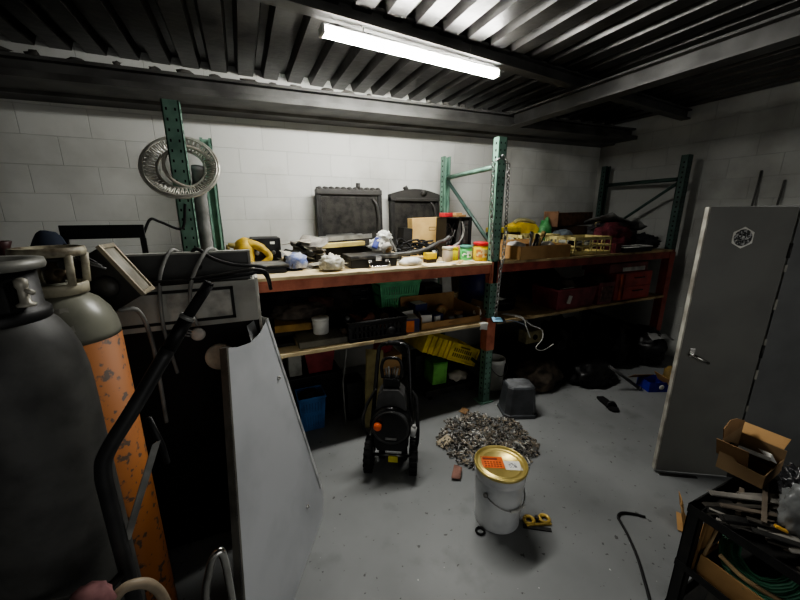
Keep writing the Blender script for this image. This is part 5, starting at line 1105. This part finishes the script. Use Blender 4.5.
b = MB(); b.X = LM; b.box((0.006, -.004, .02), (.436, .018, 1.735), .003); dr = b.build('door', M_lock, t)
b = MB(); b.X = LM; b.box((-.003, -.002, .02), (.0065, .03, 1.735), .002); b.build('door_edge', mat('door_edge_pale', (168, 166, 156), .5, c2=(116, 112, 104), scale=9), dr)
b = MB(); b.X = LM; b.lathe([(.014, -.004), (.014, -.02), (.01, -.022)], (.066, 0, .862), 16, 'y'); b.tube([(.066, -.022, .862), (.11, -.026, .84), (.16, -.024, .815)], [.009, .011, .009], 10); b.box((.052, -.008, .845), (.082, -.004, .9), .002); b.build('handle', M_chrome, dr)
hexa = lambda r: [(.196+r*math.cos(PI/6+k*PI/3), 1.568+r*math.sin(PI/6+k*PI/3)) for k in range(6)]
b = MB(); b.X = LM; b.prism(hexa(.06), -.0055, -.0038, 'xz'); st = b.build('sticker', M_whitep, dr)
b = MB(); b.X = LM; b.lathe([(.03, -.0058), (.046, -.0058), (.046, -.0053), (.03, -.0053), (.03, -.0058)], (.196, 0, 1.568), 30, 'y'); b.build('sticker_ring', mat('sticker_dark', (62, 62, 62), .6, c2=(170, 170, 168), scale=90, lo=.5, hi=.55), st)
b = MB(); b.X = LM; b.box((.168, -.0066, 1.558), (.224, -.0058, 1.58)); b.build('sticker_band', mat('sticker_dark2', (52, 52, 52), .6, c2=(196, 196, 192), scale=110, lo=.5, hi=.53), st)
for z_ in (.25, .9, 1.5):
    b = MB(); b.X = LM; b.tube([(.444, -.004, z_-.04), (.444, -.004, z_+.04)], .008, 10); b.build('hinge', M_blackm, t)
for k in range(5):
    b = MB(); b.X = LM; b.box((.44, -.008, .5+k*.22), (.452, -.002, .54+k*.22+.02*(k % 2))); b.build('tape_patch', mat('pale_tape', (150, 148, 138), .6), t)
b = MB(); b.X = LM; b.box((.02, -.03, 0), (.25, -.012, .006), .001); one('floor_strip', b, M_blackm, L0+V((.1, -.08, 0)), 'thin dark strip on the floor under the locker door', 'strip')  # dark line along the floor below the open door
for i, (y_, zt) in enumerate(((1.79, 2.1), (1.61, 2.0))):
    b = MB(); b.tube([(4.42-.05*i, y_-.02, .006), (4.625, y_, zt)], .009, 8); one('thin_rod', b, mat('grey_rod', (96, 96, 93), .6), (4.42, y_, 0), ('dark thin rod leaning on the side wall, its tip the higher of two', 'dark thin rod leaning on the side wall, its tip the lower of two')[i], 'rod')

# ================================================================ RIGHT FRONT: tool cart
X0, X1, Y0, Y1, ZT = 1.49, 1.97, -.2, .553, .6
M_cart = mat('cart_black', (27, 27, 27), .5, c2=(40, 39, 37), scale=11)
t = thing('tool_cart', 'black steel shelf cart heaped with bars beside the locker', 'cart', (1.73, .18, 0))
for x_ in (X0, X1-.04):
    for y_ in (Y0, Y1-.04):
        b = MB(); b.box((x_, y_, .0), (x_+.04, y_+.004, ZT)); b.box((x_ if x_ == X0 else x_+.036, y_, 0), (x_+.004 if x_ == X0 else x_+.04, y_+.04, ZT)); b.box((x_, y_+.036, 0), (x_+.04, y_+.04, ZT)); b.build('post', M_cart, t)
for nm, z_, h_ in (('top_tray', ZT-.035, .035), ('shelf', .3, .03), ('shelf', .08, .03)):
    b = MB(); b.box((X0+.004, Y0+.004, z_), (X1-.004, Y1-.004, z_+.008)); b.box((X0-.002, Y0-.002, z_), (X0+.004, Y1+.002, z_+h_)); b.box((X1-.004, Y0-.002, z_), (X1+.002, Y1+.002, z_+h_)); b.box((X0, Y0-.002, z_), (X1, Y0+.004, z_+h_)); b.box((X0, Y1-.004, z_), (X1, Y1+.002, z_+h_)); b.build(nm, M_cart, t)
ZB = ZT-.0265
rn = random.Random(31)
mm = [mat('bar_dark_steel', (86, 82, 76), .45, .2), mat('bar_brown_steel', (122, 112, 100), .45, .2), M_blackm, mat('bar_grey_steel', (178, 174, 166), .35, .4)]
for i in range(44):
    cx_, cy_ = X0+.05+.22*rn.random(), .16+.36*rn.random(); L = rn.uniform(.14, .3); a = math.radians(rn.choice((-38, -30, -45, 20, -60))+rn.uniform(-8, 8)); z_ = ZB+.006+.0016*i
    w_, h_ = rn.uniform(.006, .014), rn.uniform(.004, .008)
    hx, hy = abs(math.cos(a))*L/2, abs(math.sin(a))*L/2
    cx_ = min(max(cx_, X0+.015+hx), X1-.015-hx); cy_ = min(cy_, Y1-.02-hy)
    b = MB(); b.X = MT((cx_, cy_, z_), 0, rn.uniform(-1.5, 1.5), math.degrees(a)); b.box((-L/2, -w_, -h_/2), (L/2, w_, h_/2), .001)
    if i % 3 == 0: b.tube([(L/2-.01, 0, 0), (L/2+.012, 0, 0)], w_*1.1, 8)
    one('steel_bar', b, mm[i % 4], (cx_, cy_, z_), 'dark steel bar in the jumble on the cart top', 'bar', 'steel bars jumbled on the cart top')
t = thing('open_cardboard_box', 'open brown cardboard box with raised flaps on the cart top', 'box', (1.83, .5, ZT))
M_cardk = mat('dull_cardboard', (142, 118, 88), .85, c2=(118, 96, 70), scale=5)
bx = MT((1.755, .45, ZT+.052), 0, 0, 4)
b = MB(); b.X = bx
b.X = bx @ Matrix.Diagonal((1, .85, 1, 1)); b.box((0, 0, 0), (.2, .17, .004)); b.prism([(0, .004), (.17, .004), (.17, .13), (.1, .06), (0, .055)], 0, .004, 'yz'); b.box((.196, 0, .004), (.2, .17, .1)); b.box((.004, .166, .004), (.196, .17, .14)); b.box((.004, 0, .004), (.196, .004, .06)); b.build('carton', M_cardk, t)
b = MB(); b.X = bx; b.prism([(.0, .14), (.196, .14), (.2, .16), (.1, .2), (.03, .215), (-.02, .19)], .141, .1445, 'xz'); b.build('flap', M_cardd, t)
b = MB(); b.X = bx @ MT((.002, .105, .075), 0, -24, 0); b.box((-.0015, -.05, -.02), (.0015, .05, .07)); b.build('flap', M_cardd, t)
b = MB(); b.X = bx @ MT((.2, .09, .1), 0, 70, 0); b.box((-.0015, -.08, 0), (.0015, .08, .07)); b.build('flap', M_card, t)
b = MB(); b.X = bx @ MT((.11, .09, .075), 10, 24, 30); b.box((-.07, -.05, -.008), (.07, .05, .008), .002); o_ = one('grey_book', b, mat('grey_paper', (150, 148, 142), .7), (1.84, .5, ZT+.1), 'grey book sticking out of the open cardboard box', 'book')
b = MB(); b.X = bx @ MT((.1, .02, .08), 0, 40, -20); b._add([(0, 0, 0), (.05, 0, .01), (.01, .06, .02), (.02, .02, .03)], [[0, 1, 3], [1, 2, 3], [2, 0, 3], [0, 2, 1]]); one('white_paper', b, M_whitep, (1.83, .43, ZT+.1), 'small folded white paper at the edge of the open cardboard box', 'paper')
b = MB(); b.blob((1.815, .372, ZT+.1), (.07, .055, .085), 170, .3, 2.2, 4, True, .6)
one('bag_of_parts', b, mat('black_shiny_bag', (44, 44, 46), .2, c2=(120, 120, 122), scale=30, lo=.58, hi=.64, bump=.4), (1.815, .372, ZT+.04), 'black shiny bag of metal parts on the cart beside the open cardboard box', 'bag')
b = MB(); b.blob((1.685, .315, ZT+.09), (.075, .065, .11), 172, .25, 1.8, 4, True, .35)
one('clear_plastic_bag', b, mat('cloudy_plastic', (120, 122, 122), .25, c2=(84, 86, 86), scale=8, bump=.3, alpha=.9), (1.685, .315, ZT+.03), 'cloudy plastic bag slumped over the bars on the cart top', 'bag')
b = MB(); b.X = MT((1.6, .34, ZT+.04), 10, 20, 30); b.box((-.012, -.016, -.004), (.012, .016, .005), .003); one('ochre_tag', b, mat('ochre_plastic', (206, 160, 70), .5), (1.6, .34, ZT+.035), 'small ochre tag among the bars on the cart top', 'tag')
# inside the cart
t = thing('cardboard_tray', 'tan cardboard tray on the cart shelf under the green cable coil', 'box', (1.66, .28, .309))
b = MB(); open_box(b, (X0+.018, .02, .3095), .4, .47, .1, .006, 0); b.build('carton', M_card, t)
b = MB(); b.box((X0+.024, .03, .3165), (X0+.4, .48, .39)); b.build('padding', M_blackm, t)
def coil(name, c, R, r, n, m, lab, tilt, seed):
    rn = random.Random(seed); M = MT(c, *tilt); pts = []
    for k in range(n*20):
        a = 2*PI*k/20; rr = R*(1-.5*(k/(n*20))*rn.uniform(.96, 1.04)); pts.append(M @ V((rr*math.cos(a)*1.15, rr*math.sin(a), .004*math.sin(a*.37+k*.13)+.0035*(k/20))))
    b = MB(); b.tube(pts, r, 6); return one(name, b, m, c, lab, 'cable')
coil('green_cable_coil', (1.635, .36, .45), .12, .0055, 9, mat('green_cable', (84, 140, 110), .45, c2=(60, 104, 82)), 'coiled green cable on the cart shelf', (0, -26, 0), 4)
coil('black_cable_coil', (1.66, .1, .43), .11, .007, 6, M_cable, 'coiled black cable beside the green coil on the cart shelf', (0, -18, 0), 6)
b = MB(); b.tube(spline([(1.51, .44, .46), (1.52, .38, .43), (1.53, .32, .425), (1.56, .25, .42)], 5), .008, 8); one('tan_stick', b, mat('tan_wood', (176, 150, 112), .7), (1.53, .36, .42), 'tan stick lying before the green cable coil', 'stick')
b = MB(); b.box((1.52, .5, .31), (1.62, .51, .55), .002, EU(0, 4, 0)); one('cardboard_strip', b, M_card, (1.57, .505, .31), 'upright cardboard strip in the cart corner beside the green coil', 'cardboard')
b = MB(); b.tube([(1.515, .495, .31), (1.53, .47, .55)], .006, 6); one('tan_rod', b, mat('tan_wood', (176, 150, 112)), (1.515, .495, .31), 'tan rod leaning in the cart corner', 'rod')
b = MB(); b.box((1.56, .1, .0895), (1.88, .46, .25), .004); b.box((1.555, .2, .12), (1.561, .36, .2)); one('grey_carton', b, mat('grey_card', (112, 110, 104), .8), (1.72, .28, .0895), 'grey carton on the lowest cart shelf', 'box')
b = MB(); b.sheet(MT((2.1, .80, .07), 70, 0, 35), .16, .15, 6, 5, .03, 91, .003, 10, .25); b.sheet(MT((2.12, .76, .006), 0, 0, 30), .15, .12, 4, 4, .004, 93, .002)
one('crumpled_cardboard', b, M_card, (2.1, .8, 0), 'crumpled cardboard piece on the floor behind the cart post', 'cardboard')

# ---------------------------------------------------------------- camera, world, colour
cd = bpy.data.cameras.new('camera'); cam = bpy.data.objects.new('camera', cd); COL.objects.link(cam)
cd.sensor_width = 36; cd.lens = 345*36/800; cd.clip_start = .02
cam.location = (0, 0, 1.7); cam.rotation_euler = (math.radians(90-14.1), 0, math.radians(-24.2))
scn.camera = cam
w = bpy.data.worlds.new('dim'); scn.world = w; w.use_nodes = True
w.node_tree.nodes['Background'].inputs['Color'].default_value = (1, 1, .97, 1)
w.node_tree.nodes['Background'].inputs['Strength'].default_value = .055
ld = bpy.data.lights.new('camera_side_fill', 'AREA'); ld.shape = 'RECTANGLE'; ld.size = 3.2; ld.size_y = 2.2; ld.energy = 9; ld.color = (1, .99, .96)  # added soft fill from behind the camera; no doorway is built
lo = bpy.data.objects.new('camera_side_fill', ld); COL.objects.link(lo); lo.location = (1.4, -2.0, 1.25); lo.rotation_euler = (math.radians(90), 0, 0)
scn.view_settings.view_transform = 'AgX'
scn.view_settings.look = 'AgX - Medium High Contrast'
scn.view_settings.exposure = 1.12
